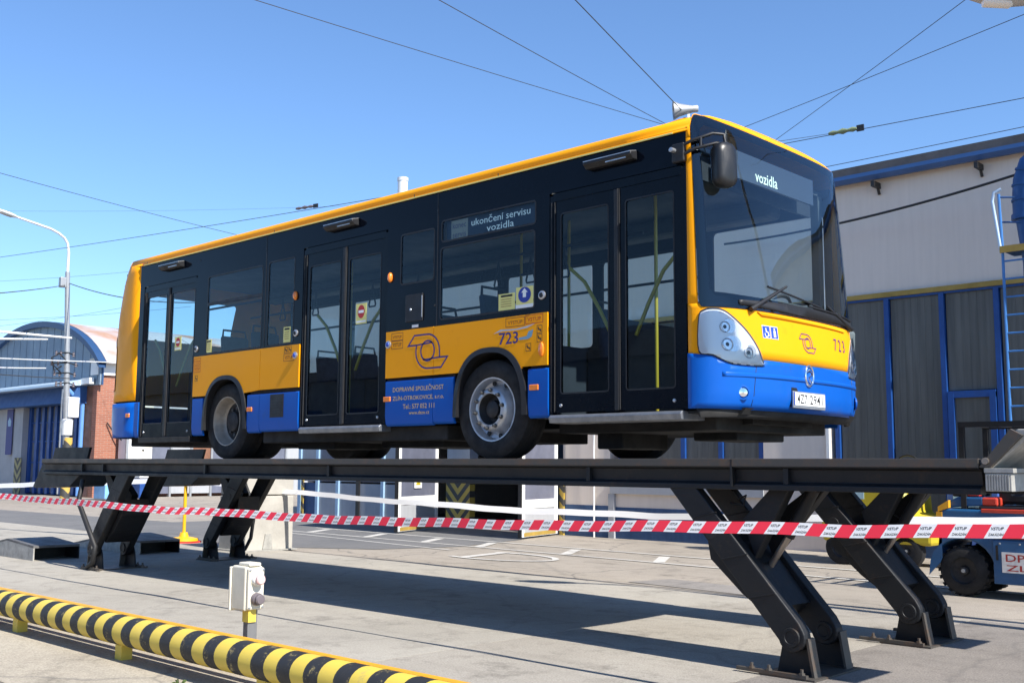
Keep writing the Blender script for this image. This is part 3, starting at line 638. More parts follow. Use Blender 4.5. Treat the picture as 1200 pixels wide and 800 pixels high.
# ---- wires
wg = 'overhead wires above the yard'
def wire(label, p, q, s=.2, r=.012, m='wire_grey'):
    return tag(MB().tube(sag(p, q, s, 24), r, 5, cap=False).build('overhead_wire', m), label, 'wire', wg)
WIRES = []
Z5 = 5.5+G
def ext(p, q, a=.0, b=.0):
    p = Vector(p); q = Vector(q); d = (q-p); return p-d*a, q+d*b
for label, p, q, a, b, s, r in (
    ('long overhead wire slanting from top left down to the bus roof', (1.0, -.23, Z5), (1.82, 6.77, Z5), .6, .45, .05, .008),
    ('overhead wire falling from the top middle to the bus roof', (2.6, 1.25, Z5), (1.87, 6.82, Z5), .7, .45, .05, .009),
    ('steep overhead wire crossing the shallow one at upper right', (7.15, 5.44, Z5), (2.76, 8.79, Z5), .5, .35, .03, .008),
    ('shallow overhead wire crossing the steep one at upper right', (7.56, 6.31, Z5), (2.84, 7.82, Z5), .5, .3, .03, .008),
    ('overhead wire with the greenish insulator above the hall gutter', (5.61, 12.42, 6.5+G), (1.04, 12.02, 6.5+G), .9, .6, .03, .012),
    ('short second strand joining the insulator beside the bus roof', (2.3, 11.9, 6.42+G), (1.0, 11.2, 6.30+G), .0, .5, .0, .008),
    ('lowest overhead wire just above the hall roof edge', (5.06, 14.12, 6.5+G), (.97, 14.15, 6.5+G), .9, .8, .03, .012),
    ('overhead wire descending from the left edge towards the bus roof', (-18.67, 4.16, 8+G), (-20.85, 13.34, 8+G), .35, .3, .1, .014),
    ('overhead wire with insulator rising from left edge over the rear of the bus', (-31.45, 9.12, 8+G), (-12.66, 13.12, 8+G), .2, .25, .1, .016),
    ('thin pale high wire crossing the lamp arm', (-31.43, 9.98, 10+G), (-22.89, 16.88, 10+G), .2, .2, .1, .006),
    ('thin high wire passing the top of the lamp mast', (-37.17, 11.33, 8+G), (-30.32, 14.04, 8+G), .3, .5, .1, .009),
    ('upper thin wire over the arched roof', (-34.94, 10.59, 6+G), (-28.74, 12.97, 6+G), .4, .5, .1, .010),
    ('lower thin wire rising over the arched roof', (-35.79, 11.64, 6+G), (-27.41, 12.3, 6+G), .3, .5, .1, .010)):
    p, q = ext(p, q, a, b); wire(label, p, q, s, r*.62)
wire('dark thick wire from the left edge to the lamp mast', (-15, 1.6, 3.75+G), (-30.4, 11.3, 8.55), .05, .016)
wire('dark thick wire from the lamp mast to the bus tail', (-30.4, 11.45, 8.65), (-18, 10.3, 4.95+G), .25, .018)
wire('cable climbing from the bus roof corner to the top of the picture', (.9, 3.5, 8.3+G), (-.95, 11.4, 7.5+G), .0, .010)
for label, p, q, rr_ in (('upper white trolley pole in front of the arched gable', (-28, 7.2, 4.62+G), (-28, 10.6, 4.63+G), .05), ('lower white trolley pole in front of the arched gable', (-28, 7.2, 4.3+G), (-28, 9.7, 4.5+G), .04)):
    tag(MB().tube([p, q], [rr_, rr_*.7], 8).build('trolley_pole', 'white_metal', smooth=40), label, 'pole')
for label, p, q in (('pale cable in front of the arched gable', (-28, 6.5, 3.62+G), (-28, 14.5, 3.95+G)), ('second pale cable below it on the gable', (-28, 6.5, 3.3+G), (-28, 9.7, 3.43+G)), ('dark cable above the blue canopy of the arched hall', (-28, 6.5, 3.12+G), (-28, 10.6, 3.1+G))):
    wire(label, p, q, .03, .02, 'white_metal' if 'pale' in label else 'wire_grey')
for nm, c, dr_, lab in (('wire_insulator', (2.33, 12.13, 6.5+G), (1, .09, 0), 'greenish strain insulator on the overhead wire right of the bus'), ('wire_insulator', (-15.88, 12.4, 8.0+G), (1, .21, 0), 'small dark strain insulator on the overhead wire above the bus roof')):
    e = empty(nm, c, math.atan2(dr_[1], dr_[0]), lab, 'insulator', 'wire insulators')
    k = 1 if c[0] > 0 else 1.3
    MB().lathe([(.001, -.3*k), (.03, -.28*k), (.05, -.2*k), (.03, -.1*k), (.06, 0), (.03, .1*k), (.05, .2*k), (.03, .28*k), (.001, .3*k)], (0, 0, 0), 0, 10).build('body', 'insulator_green' if c[0] > 0 else 'knob_grey', e, smooth=40)
    MB().box(.28*k, .42*k, -.02, .02, -.06, .06).build('clamp', 'black_metal', e)
# lamp head reaching in at the top right corner
tl = empty('yard_lamp', (9.38, 3.52, 0), 0, 'grey lamp head poking in at the top right corner', 'street lamp')
MB().tube([(0, 0, 0), (0, 0, 5.4), (-.15, -.09, 5.7), (-.6, -.36, 5.84)], [.09, .06, .045, .04], 12).build('mast', 'zinc', tl, smooth=40)
hd = MB(); hd.lathe([(.001, -.42), (.07, -.4), (.13, -.25), (.15, -.05), (.12, .2), (.07, .32), (.001, .34)], (0, 0, 0), 0, 16)
ho = hd.build('lamp_head', 'lamp_grey', tl, smooth=40, loc=(-.86, -.52, 5.87)); ho.scale = (1, 1, .7); ho.rotation_euler = (0, R(6), R(31))
MB().lathe([(.001, -.2), (.07, -.18), (.08, .05), (.001, .12)], (0, 0, 0), 0, 12).build('lens', 'white_plastic', ho, smooth=40, loc=(-.1, 0, -.1))

# ================================================================== VEHICLE LIFT
lift = empty('vehicle_lift', (2.3, 1.2, 0), 0, 'black drive-on vehicle lift with two raised platforms on folding legs', 'vehicle lift')
LO = Vector((2.3, 1.2, 0))
def lbuild(mb, name, m, parent=lift, **k):
    o = mb.build(name, m, parent, **k)
    if parent is lift: o.location = -LO
    return o
PL0, PL1 = -4.85, 9.13
for yc in (.22, 2.2):
    a, b = yc-.32, yc+.33
    p = MB(); p.box(PL0, PL1, a+.03, b-.03, G-.055, G-.004)
    plat = lbuild(p, 'platform', 'lift_top')
    bm_ = MB()
    for s, y in ((1, a), (-1, b)):
        # rolled edge profile: lip, recessed web, bottom flange
        prof = [(y, G+.002), (y, G-.06), (y+s*.05, G-.075), (y+s*.06, G-.165), (y+s*.012, G-.185), (y+s*.012, G-.225), (y+s*.11, G-.225), (y+s*.11, G-.058), (y+s*.031, G-.056), (y+s*.031, G+.002)]
        bm_.prism(prof, 0, PL0, PL1)
    lbuild(bm_, 'side_beam', 'lift_dark', plat, bevel=.004)
    lip = MB()
    for s, y in ((1, a), (-1, b)): lip.box(PL0+.002, PL1-.002, min(y-s*.004, y+s*.036), max(y-s*.004, y+s*.036), G-.052, G+.006)
    lbuild(lip, 'worn_lip', 'lift_worn', plat, bevel=.003)
    for x in (-3.55, -2.9, -.2, 2.3, 5.9, 7.75):
        lbuild(MB().box(x-.02, x+.02, a+.02, a+.056, G-.18, G-.065), 'stiffener', 'lift_dark', plat)
    for x in (-3.3, -.5, 2.3, 5.1, 8.5): lbuild(MB().box(x-.06, x+.06, a+.1, b-.1, G-.2, G-.06), 'cross_member', 'lift_dark', plat)
    lbuild(MB().box(7.30, 7.316, a-.006, a+.05, G-.2, G-.0), 'weld_seam', 'lift_dark', plat)
    # right end: raised run-off flap on hinge with buffer block
    fl = MB(); fl.prism([(9.14, G-.03), (9.19, G-.06), (9.42, G+.13), (9.95, G+.15), (9.95, G+.19), (9.36, G+.19)], 1, a+.04, b-.02)
    flap = lbuild(fl, 'end_flap', 'lift_grey', bevel=.006)
    lbuild(MB().prism([(9.13, G-.05), (9.20, G-.05), (9.40, G+.15), (9.33, G+.19)], 1, a-.002, a+.038), 'flap_cheek', 'lift_worn', flap)
    lbuild(MB().tube([(9.175, a-.02, G-.01), (9.175, b, G-.01)], .022, 10), 'hinge_pin', 'rod_steel', flap, smooth=40)
    lbuild(MB().box(9.16, 9.34, a-.004, a+.30, G-.085, G-.055), 'buffer_plate', 'lift_grey', flap, bevel=.003)
    bf = MB(); bf.box(9.165, 9.325, a, a+.26, G-.2, G-.088)
    lbuild(bf, 'buffer_block', 'lift_grey', flap, bevel=.004)
    for k in range(9): lbuild(MB().box(9.172+k*.0165, 9.180+k*.0165, a-.006, a+.001, G-.195, G-.095), 'buffer_rib', 'lift_grey', flap)
    lbuild(MB().box(9.13, 9.36, a+.31, b-.03, G-.22, G-.06), 'end_cap', 'lift_dark', flap)
    # left end: hanging drive-on tongue and upright wheel stop
    tg = MB(); tg.prism([(PL0-.0, G-.005), (PL0-.06, G-.01), (PL0-.42, G-.42), (PL0-.34, G-.44), (PL0+.85, G-.40), (PL0+1.15, G-.24), (PL0+1.15, G-.228), (PL0, G-.228)], 1, a+.06, b-.06)
    lbuild(tg, 'drive_on_tongue', 'lift_dark', bevel=.006)
    ws = MB(); ws.prism([(PL0-.95, G+.0), (PL0+.28, G+.0), (PL0+.36, G+.19), (PL0-.86, G+.19)], 1, b-.08, b-.04)
    lbuild(ws, 'wheel_stop', 'lift_dark')
    lbuild(MB().prism([(PL0-.9, G-.02), (PL0+.1, G-.02), (PL0+.1, G-.1), (PL0-.9, G-.1)], 1, b-.16, b-.02), 'stop_arm', 'lift_dark')
def leg(xb, d, yc, t0, t1):
    """xb pivot X on the base, d=+1 front / -1 rear (mirrored); arm head between t0 and t1 inboard of the pivot"""
    def X(u): return xb-d*u      # u: distance from the pivot towards the middle of the lift
    def bx(name, u0, u1, y0, y1, z0, z1, m_, par=lift): return lbuild(MB().box(min(X(u0), X(u1)), max(X(u0), X(u1)), y0, y1, z0, z1), name, m_, par)
    zp = .29; zt = G-.215
    for k, dy in enumerate((-.25, .235)):
        y = yc+dy
        end = [(X(.105*math.cos(R(q))), zp+.105*math.sin(R(q))) for q in range(150, 346, 15)]
        arm = lbuild(MB().prism([(X(t1), zt), (X(t0), zt), (X(-.06), zp+.105)]+end, 1, y-.05, y+.05), 'lifting_arm', 'lift_dark', bevel=.01)
        lbuild(MB().lathe([(.001, -.058), (.042, -.058), (.046, -.064), (.066, -.064), (.07, -.05)], (X(0), y, zp), 1, 24), 'pivot_boss', 'lift_dark', arm, smooth=40)
        lbuild(MB().lathe([(.001, -.053), (.05, -.053), (.052, -.0495)], (X((t0+t1)/2*.72), y, zp+(zt-zp)*.68), 1, 16), 'pivot_hole', 'hose_black', arm)
        for q in (.25, .5, .78):      # weld beads across the arm face
            cu = (t0+t1)/2*q; cz = zp+(zt-zp)*q*1.02; lbuild(MB().tube([(X(cu+.11), y-.051, cz-.02), (X(cu-.11), y-.051, cz+.03)], .006, 6), 'weld_bead', 'lift_dark', arm)
        base = lbuild(MB().prism([(X(.175), .024), (X(-.15), .024), (X(-.10), zp-.02), (X(-.06), zp+.05), (X(.06), zp+.05), (X(.13), zp-.06)], 1, y+.056, y+.078), 'base_cheek', 'lift_dark', bevel=.003)
        lbuild(MB().prism([(X(-.16), .024), (X(-.14), .024), (X(-.095), zp), (X(-.115), zp)], 1, y-.02, y+.078), 'base_web', 'lift_worn', base)
        lbuild(MB().tube([(X(0), y-.05, zp), (X(0), y+.09, zp)], .04, 14), 'pivot_pin', 'rod_steel', base, smooth=40)
    bx('foot_plate', .24, -.2, yc-.35, yc+.36, .013, .026, 'lift_worn')
    for q in (-.34, .34):
        bar = bx('foot_bar', .42, -.14, yc+q-.018, yc+q+.018, .026, .05, 'lift_worn')
        for u in (.3, .16, -.1): lbuild(MB().lathe([(.001, .088), (.013, .088), (.013, .062), (.024, .062), (.024, .05)], (X(u), yc+q, 0), 2, 6), 'anchor_bolt', 'lift_worn', bar)
    # gusset plate and web tying the two arms
    tm = (t0+t1)/2
    lbuild(MB().prism([(X(tm*.84), G-.55), (X(tm*.80), G-.76), (X(.46), zp+.26), (X(.22), zp+.10), (X(.10), zp+.20), (X(tm*.5), G-.62)], 1, yc-.19, yc+.18), 'arm_web', 'lift_dark')
    lbuild(MB().prism([(X(.46), G-.45), (X(.36), G-.74), (X(.06), zt), (X(.22), zt)], 1, yc-.17, yc-.07), 'strut', 'lift_dark', bevel=.008)
    lbuild(MB().prism([(X(.44), G-.5), (X(.34), G-.74), (X(-.11), zt), (X(.03), zt)], 1, yc+.06, yc+.16), 'strut', 'lift_dark', bevel=.008)
    lbuild(MB().tube([(X(.37), yc, G-.86), (X(.16), yc, G-.56)], .026, 12), 'cylinder_rod', 'rod_steel', smooth=40)
    lbuild(MB().tube([(X(.17), yc, G-.57), (X(-.05), yc, zt)], .045, 14), 'cylinder_barrel', 'lift_dark', smooth=40)
    lbuild(MB().tube([(X(.2), yc+.05, G-.5), (X(.3), yc+.02, G-.42), (X(.34), yc+.02, G-.3), (X(.3), yc+.05, zt)], .009, 6), 'hydraulic_hose', 'hose_black', smooth=60)
for yc in (.22, 2.2):
    leg(7.765, 1, yc, .79, 1.045); leg(-3.14 if yc < 1 else -3.4, -1, yc, .66, 1.03)
# hoses of the lift
lbuild(MB().tube([(-3.6, -.02, G-.3), (-3.5, -.12, G-.6), (-3.1, -.15, G-.95), (-2.85, -.15, G-1.2), (-2.9, -.15, G-1.42), (-3.1, -.13, .05)], .036, 10), 'hose_chain', 'hose_black', smooth=60)
lbuild(MB().tube([(-3.75, 2.75, G-.3), (-3.6, 2.8, G-.6), (-3.52, 2.82, G-.95), (-3.58, 2.82, .3), (-3.7, 2.8, .12), (-3.95, 2.7, .05)], .03, 10), 'hose_chain', 'hose_black', smooth=60)
lbuild(MB().tube([(7.2, .1, G-.24), (7.25, .1, G-.3), (7.32, .08, G-.27), (7.3, .08, G-.35), (7.2, .05, G-.33)], .01, 6), 'loose_cable', 'hose_black', smooth=60)
# ground ramps at the rear end
for yc, lab in ((.27, 'near steel drive-on ramp lying on the ground left of the lift'), (2.0, 'far steel drive-on ramp lying on the ground behind the rear legs')):
    e = empty('drive_on_ramp', (-5.0, yc, 0), 0, lab, 'ramp', 'drive-on ramps')
    w_ = .36
    MB().prism([(0, .20), (0, .235), (-1.0, .30), (-2.6, .06), (-2.6, .035), (-1.0, .27)], 1, -w_, w_).build('deck', 'lift_top', e)
    for y in (-w_, w_-.02): MB().prism([(0, .013), (0, .20), (-1.0, .268), (-2.5, .045), (-2.5, .013)], 1, y, y+.02).build('side_plate', 'lift_grey' if y < 0 else 'lift_dark', e)
    MB().box(-.5, -.46, -w_+.02, w_-.02, .013, .2).build('inner_plate', 'lift_dark', e)

# ================================================================== FOREGROUND RAIL, CONTROL BOX, TAPES
rail = empty('striped_guard_rail', (3, -3.05, 0), 0, 'yellow and black banded tube rail on short posts in the foreground', 'guard rail')
t = MB(); seg = 28; x = -1.9; xe = 9.0; pitch_ = .288; rad = .112; zc = .218
xsn = []; k = 0
while x < xe:
    x1 = min(x+pitch_*.5+random.uniform(-.008, .008), xe); xsn.append((x, x1, k % 2)); x = x1; k += 1
for (a, b, c) in xsn:
    vs = []; sl_ = .03
    for xx in (a, b):
        for j in range(seg):
            th = 2*math.pi*j/seg; vs.append((xx+sl_*math.cos(th)-3, rad*math.cos(th), zc+rad*math.sin(th)))
    t.add(vs, [(j, (j+1) % seg, seg+(j+1) % seg, seg+j) for j in range(seg)], c)
t.add([(xe-3, rad*math.cos(2*math.pi*j/seg), zc+rad*math.sin(2*math.pi*j/seg)) for j in range(seg)], [tuple(range(seg))])
t.build('tube', ['rail_yellow', 'rail_black'], rail, smooth=50)
for x in (-.09, 1.83, 3.75, 5.67, 7.6): MB().prism([(x-3.05, -.045), (x-2.95, -.045), (x-2.95, .045), (x-2.965, .045), (x-2.965, -.03), (x-3.035, -.03), (x-3.035, .045), (x-3.05, .045)], 2, .0, .15).build('post', 'rail_yellow', rail)
MB().box(-4.9, 6.0, .135, .15, .15, .298).box(-4.9, 6.0, .1505, .20, .283, .298).build('back_angle', 'rail_orange', rail)
cb = empty('control_box', (4.86, -2.66, 0), 0, 'cream control box with pink and grey knobs on a post behind the striped rail', 'control box')
MB().box(-.03, .03, -.04, .04, 0, .46).build('post', 'post_grey', cb, bevel=.004); MB().box(-.035, .042, -.045, .02, .36, .45).build('post_band', 'rail_yellow', cb)
MB().box(-.15, .03, -.072, .072, .44, .755).build('housing', 'box_cream', cb, bevel=.012); MB().box(-.172, -.15, -.082, .082, .43, .745).build('back_plate', 'box_cream', cb, bevel=.006)
MB().box(.03, .062, -.064, .068, .45, .745).build('cover', 'box_cream', cb, bevel=.01); MB().box(-.1, .045, -.05, .05, .756, .78).build('cap', 'box_cream', cb, bevel=.008)
for z, m_ in ((.665, 'knob_pink'), (.525, 'knob_grey')):
    MB().lathe([(.045, .0), (.045, .03), (.04, .036), (.001, .036)], (.062, 0, z), 0, 24).build('knob_collar', 'white_plastic' if m_ == 'knob_pink' else 'knob_grey', cb, smooth=40)
    MB().lathe([(.034, .03), (.037, .06), (.03, .068), (.001, .07)], (.062, 0, z), 0, 20).build('knob', m_, cb, smooth=40)
for y in (-.052, .056):
    for z in (.465, .73): MB().lathe([(.009, 0), (.008, .006), (.001, .007)], (.062, y, z), 0, 10).build('screw', 'alu', cb)

def tape(name, label, pts, wd, p_, lettered, cat='barrier tape', twist=0.):
    """barrier ribbon hung along pts; alternating red / white panels with slanted borders"""
    P = [Vector(q) for q in pts]; L = [0]
    for a, b in zip(P[:-1], P[1:]): L.append(L[-1]+(b-a).length)
    def at(s, v):
        s = max(0, min(L[-1]-1e-6, s)); i = max(j for j in range(len(L)-1) if L[j] <= s); t_ = (s-L[i])/(L[i+1]-L[i]); c = P[i].lerp(P[i+1], t_)
        fl = .02*math.sin(s*1.3)+.008*math.sin(s*3.7+1); return c+Vector((0, fl+twist*v*(1+.5*math.sin(s*.9+.4)), v*wd+.006*math.sin(s*2.1)+.003*math.sin(s*6.3)))
    root = empty(name, tuple(P[0]), 0, label, cat); off = P[0]
    n = int(L[-1]/p_); rb = MB(); tx = MB(); sl = .22*wd; cuts = []
    for k in range(n):
        s0 = k*p_
        for j in range(4): cuts.append((s0+p_*.52*j/4, 1))
        for j in range(4): cuts.append((s0+p_*(.52+.48*j/4), 0))
        if lettered:
            c = s0+p_*.76
            for s_, v0 in (('VSTUP', .2), ('ZAKÁZÁN', -.2)):
                vs, fs = text_fit(s_, 0, v0, p_*.34 if s_ == 'VSTUP' else p_*.40, .22, .012)
                tx.add([at(c+x_+.1*wd*y_, y_)+Vector((0, -.0025, 0))-off for x_, y_ in vs], fs)
    for s0, c in cuts:
        for v in (-.5, 0, .5): rb.v.append(tuple(at(s0+sl*v*2, v)-off))
    red = lettered or 'red' in label
    for i in range(len(cuts)-1):
        for j in range(2): rb.f.append((i*3+j, i*3+3+j, i*3+4+j, i*3+1+j)); rb.mi.append(cuts[i][1] if red else 0)
    link('ribbon', rb.mesh('ribbon', False), ['tape_white', 'tape_red'] if red else 'tape_white', root, solid=.001, soff=0)
    if lettered: tag(link('lettering', tx.mesh('text', False), 'print_black', root), kind='stuff')
    return root
def poly_at(pts, z): return [(x, y, zz+G) for x, y, zz in pts]
tape('barrier_tape', 'near red and white lettered barrier tape strung in front of the lift', poly_at([(-14, -1.05, -.38), (-8, -1.02, -.47), (-4.05, -1.0, -.53), (.68, -1.0, -.57), (4.47, -1.0, -.55), (6.74, -1.0, -.485), (8.71, -1.0, -.43), (9.68, -1.0, -.385), (10.8, -1.0, -.32)], 0), .074, .195, True, twist=.035)
tape('barrier_tape', 'plain white tape from the yellow stanchion along the back of the lift', poly_at([(-7.1, 3.63, -.37), (-4.2, 4.0, -.53), (-1.5, 4.0, -.62), (1.3, 4.0, -.675), (3.6, 4.0, -.67), (8.05, 4.0, -.565), (11, 4.0, -.48)], 0), .075, .2, False, twist=.09)
tape('barrier_tape', 'plain white tape from the yellow stanchion off to the left edge', poly_at([(-24, 1.2, -.75), (-15, 2.2, -.62), (-10, 3.1, -.46), (-7.15, 3.6, -.37)], 0), .10, .2, False, twist=.12)
tape('barrier_tape', 'far red and white tape running back from the yellow stanchion', poly_at([(-7.05, 3.66, -.40), (-9, 6.0, -.46), (-12, 8.6, -.5)], 0), .07, .2, False, twist=.06)
st = empty('yellow_stanchion', (-7.1, 3.63, 0), 0, 'yellow barrier stanchion with round base behind the lift', 'stanchion')
MB().tube([(0, 0, .06), (0, 0, 1.2)], .032, 12).build('pole', 'stanchion_yellow', st, smooth=40); MB().lathe([(.001, 1.25), (.045, 1.24), (.045, 1.14), (.034, 1.13)], (0, 0, 0), 2, 12).build('cap', 'stanchion_yellow', st, smooth=40)
MB().lathe([(.001, .2), (.07, .2), (.09, .12), (.27, .09), (.28, .03)], (0, 0, 0), 2, 24).build('base', 'stanchion_yellow', st, smooth=40); MB().lathe([(.28, .045), (.33, .04), (.33, .012), (.001, .012)], (0, 0, 0), 2, 24).build('foot_ring', 'stanchion_red', st, smooth=40)
bk = empty('concrete_block', (-4.75, 3.72, 0), 0, 'tall grey concrete counterweight block standing behind the rear legs', 'concrete block')
MB().box(-.42, .42, -.52, .45, .012, .95).build('lower_block', 'block_concrete', bk, bevel=.02); MB().box(-.415, .415, -.515, .445, .965, 1.5).build('upper_block', 'block_concrete', bk, bevel=.02)
MB().box(-.52, .5, -.62, .5, .013, .035).build('steel_plate', 'lift_grey', bk); MB().prism([(-.18, .04), (.02, .04), (-.02, .3), (-.13, .3)], 0, .421, .44).build('gusset', 'lift_grey', bk)

# ================================================================== TOW TRACTOR, YELLOW MACHINE, BLUE CABINET
tr = empty('forklift', (6.45, 5.9, 0), 0, 'blue and red forklift with black overhead guard at the right edge', 'forklift')
wheel_c = (.26, .1, .3)
arch = [(.26+.37*math.cos(R(a)), .3+.37*math.sin(R(a))) for a in range(0, 181, 15)]
MB().prism([(2.1, .2), (2.1, 1.0), (.05, 1.02), (0, .95), (0, .45), (-.02, .40)]+arch[::-1]+[(.62, .2)], 1, -.02, .9).build('body', 'tractor_blue', tr, bevel=.025)
MB().box(.62, 2.1, -.045, -.021, .18, .68).build('side_panel', 'tractor_blue', tr, bevel=.01); MB().box(.62, 2.1, -.05, -.021, .70, .80).build('red_stripe', 'tractor_red', tr, bevel=.01)
MB().box(.45, 2.1, .02, .86, 1.0, 1.06).build('hood', 'black_metal', tr, bevel=.02)
MB().box(.5, 2.1, -.035, .02, .985, 1.03).build('hood_edge', 'tractor_red', tr, bevel=.008)
for k in range(5): MB().lathe([(.012, 0), (.010, .006), (.001, .007)], (.7+k*.22, -.045, .64), 1, 8, sign=-1).build('bolt', 'zinc', tr)
MB().box(.655, .68, -.052, -.046, .45, .62).build('hinge', 'black_metal', tr)
MB().prism([(.05, 1.03), (.5, 1.06), (.5, 1.16), (.2, 1.16), (.08, 1.1)], 1, .05, .85).build('rear_cowl', 'tractor_blue', tr, bevel=.02)
MB().prism([(-.01, .98), (.12, 1.03), (.12, 1.12), (-.01, 1.04)], 1, -.025, .05).build('hazard_corner', 'rail_orange', tr)
MB().box(-.03, .04, -.03, .1, .80, .98).build('hazard_corner', 'rail_orange', tr)
sp = MB().box(.72, 1.25, -.056, -.046, .315, .545).build('number_plate', 'plate_white', tr)
for s_, z_ in (('DP-02', .482), ('ZLÍN', .378)):
    vs, fs = text_fit(s_, .985, z_, .44, .085, .010)
    me = bpy.data.meshes.new('plate_text'); me.from_pydata([(x, -.059, z) for x, z in vs], [], fs); link('plate_text', me, 'plate_red', sp)
def small_wheel(name, loc, rr_, wd_, parent, lug=True):
    tyre = MB().lathe([(rr_*.55, -wd_/2), (rr_*.8, -wd_/2), (rr_*.97, -wd_*.4), (rr_, -wd_*.2), (rr_, wd_*.2), (rr_*.97, wd_*.4), (rr_*.8, wd_/2), (rr_*.55, wd_/2)], (0, 0, 0), 1, 36).build(name, 'tyre', parent, smooth=35, loc=loc)
    MB().lathe([(rr_*.56, -wd_*.42), (rr_*.5, -wd_*.3), (rr_*.2, -wd_*.22), (rr_*.16, -wd_*.4), (.001, -wd_*.4)], (0, 0, 0), 1, 28).build('rim', 'hub_dark', tyre, smooth=40)
    MB().lathe([(rr_*.09, -wd_*.4), (rr_*.08, -wd_*.5), (.001, -wd_*.5)], (0, 0, 0), 1, 12).build('hub_cap', 'zinc', tyre, smooth=40)
    if lug:
        l = MB()
        for j in range(20):
            a = 2*math.pi*j/20
            c, s = math.cos(a), math.sin(a)
            l.add([(c*(rr_-.004)-s*q*.022+c*e, y, s*(rr_-.004)+c*q*.022+s*e) for e in (0, .016) for q in (-1, 1) for y in (-wd_*.45, wd_*.45)], [(0, 1, 3, 2), (4, 6, 7, 5), (0, 4, 5, 1), (2, 3, 7, 6), (0, 2, 6, 4), (1, 5, 7, 3)])
        l.build('tread', 'tyre', tyre)
small_wheel('wheel', (.26, .09, .3), .285, .22, tr); small_wheel('wheel', (.26, .8, .3), .285, .22, tr)
for x, y in ((.28, .06), (.28, .84), (1.55, .06), (1.55, .84)): MB().box(x-.03, x+.03, y-.03, y+.03, 1.02, 2.0).build('guard_post', 'black_metal', tr)
for y in (.05, .85): MB().box(.25, 1.8, y-.03, y+.03, 1.985, 2.05).build('guard_rail', 'black_metal', tr)
for k in range(6): MB().box(.28+k*.28, .33+k*.28, .08, .82, 2.0, 2.03).build('guard_bar', 'black_metal', tr)
MB().prism([(.62, 1.08), (1.1, 1.08), (1.1, 1.2), (.8, 1.22), (.72, 1.62), (.6, 1.62)], 1, .22, .7).build('seat', 'black_metal', tr, bevel=.04)
MB().box(.30, .42, .1, .26, 1.17, 1.24).build('tail_lamp', 'red_glow_lens', tr, bevel=.01); MB().box(.48, .66, .05, .3, 1.06, 1.16).build('engine_cover', 'tractor_red', tr, bevel=.02)
MB().box(.1, .3, .15, .7, 1.16, 1.26).build('battery_lid', 'black_metal', tr, bevel=.02)
MB().tube([(1.35, .45, 1.3), (1.5, .45, 1.6)], .025, 8).tube([(1.5+.17*math.cos(t_)*.4, .45+.17*math.sin(t_), 1.6+.1*math.cos(t_)) for t_ in [2*math.pi*i/18 for i in range(18)]], .014, 6, closed=True).build('steering_wheel', 'black_metal', tr, smooth=50)
MB().box(.3, .4, -.03, -.021, .74, .77).build('badge', 'alu', tr)
ym = empty('yellow_sweeper', (3.4, 8.8, 0), 0, 'yellow service machine with grey label half hidden behind the front legs', 'machine')
MB().prism([(0, .35), (1.75, .35), (1.75, .75), (1.35, .8), (1.3, 1.45), (.05, 1.5), (-.05, 1.0)], 1, 0, 1.1).build('body', 'machine_yellow', ym, bevel=.05)
MB().box(.22, .72, -.012, -.002, 1.02, 1.22).build('label_plate', 'label_teal', ym)
small_wheel('wheel', (.3, .08, .26), .26, .16, ym, False); small_wheel('wheel', (1.35, .08, .26), .26, .16, ym, False)
MB().tube([(1.15, -.05, .9), (1.05, -.12, 1.1), (1.05, -.12, 1.35), (1.18, -.1, 1.5)], .05, 10).build('hose', 'machine_yellow', ym, smooth=60); MB().box(1.32, 1.36, -.02, .1, .8, 1.35).build('edge_strip', 'sticker_yellow', ym)
MB().tube([(1.3+.2*math.cos(t_), .3, 1.5+.2*math.sin(t_)) for t_ in [2*math.pi*i/20 for i in range(20)]], .015, 6, closed=True).build('steering_wheel', 'black_metal', ym, smooth=60)
bc = empty('blue_cabinet', (5.2, 9.3, 0), 0, 'blue cabinet with pale label between the yellow machine and the forklift', 'cabinet')
MB().box(0, .75, 0, .5, .05, 1.25).build('housing', 'cabinet_blue', bc, bevel=.015); MB().box(.1, .62, -.012, -.002, .92, 1.16).build('label_plate', 'label_teal', bc)
for x in (.05, .62): MB().box(x, x+.08, .05, .45, 0, .05).build('foot', 'black_metal', bc)

# ================================================================== THE BUS
bus = empty('city_bus', (0, 0, G), 0, 'yellow and blue low-floor city bus number 723 parked on the raised lift', 'bus')
NF, NR, XS, XSR = 2.6, 4.2, 6.87, -2.19
ZF = [.2, .33, .40, .5, .85, 1.2, 2.0, 2.45, 2.72, 2.82, 2.90]; BF = [.24, .31, .365, .40, .41, .37, .27, .20, .13, .10, .04]
ZR_ = [.2, .3, .5, .8, 1.3, 1.7, 2.0, 2.3, 2.5, 2.7, 2.8, 2.9]; BR_ = [.98, 1.05, 1.12, 1.12, 1.10, 1.08, 1.04, .94, .85, .70, .50, .22]
def interp(x, xs, ys):
    if x <= xs[0]: return ys[0]
    for a, b, c, d in zip(xs[:-1], xs[1:], ys[:-1], ys[1:]):
        if x <= b: return c+(d-c)*(x-a)/(b-a)
    return ys[-1]
def fpt(th, z):
    s = math.sin(th); c = max(0, math.cos(th))
    return Vector((XS+interp(z, ZF, BF)*c**(2/NF), 1.25+1.25*math.copysign(abs(s)**(2/NF), s), z))
def rpt(th, z):
    s = math.sin(th); c = max(0, math.cos(th))
    return Vector((XSR-interp(z, ZR_, BR_)*c**(2/NR), 1.25+1.25*math.copysign(abs(s)**(2/NR), s), z))
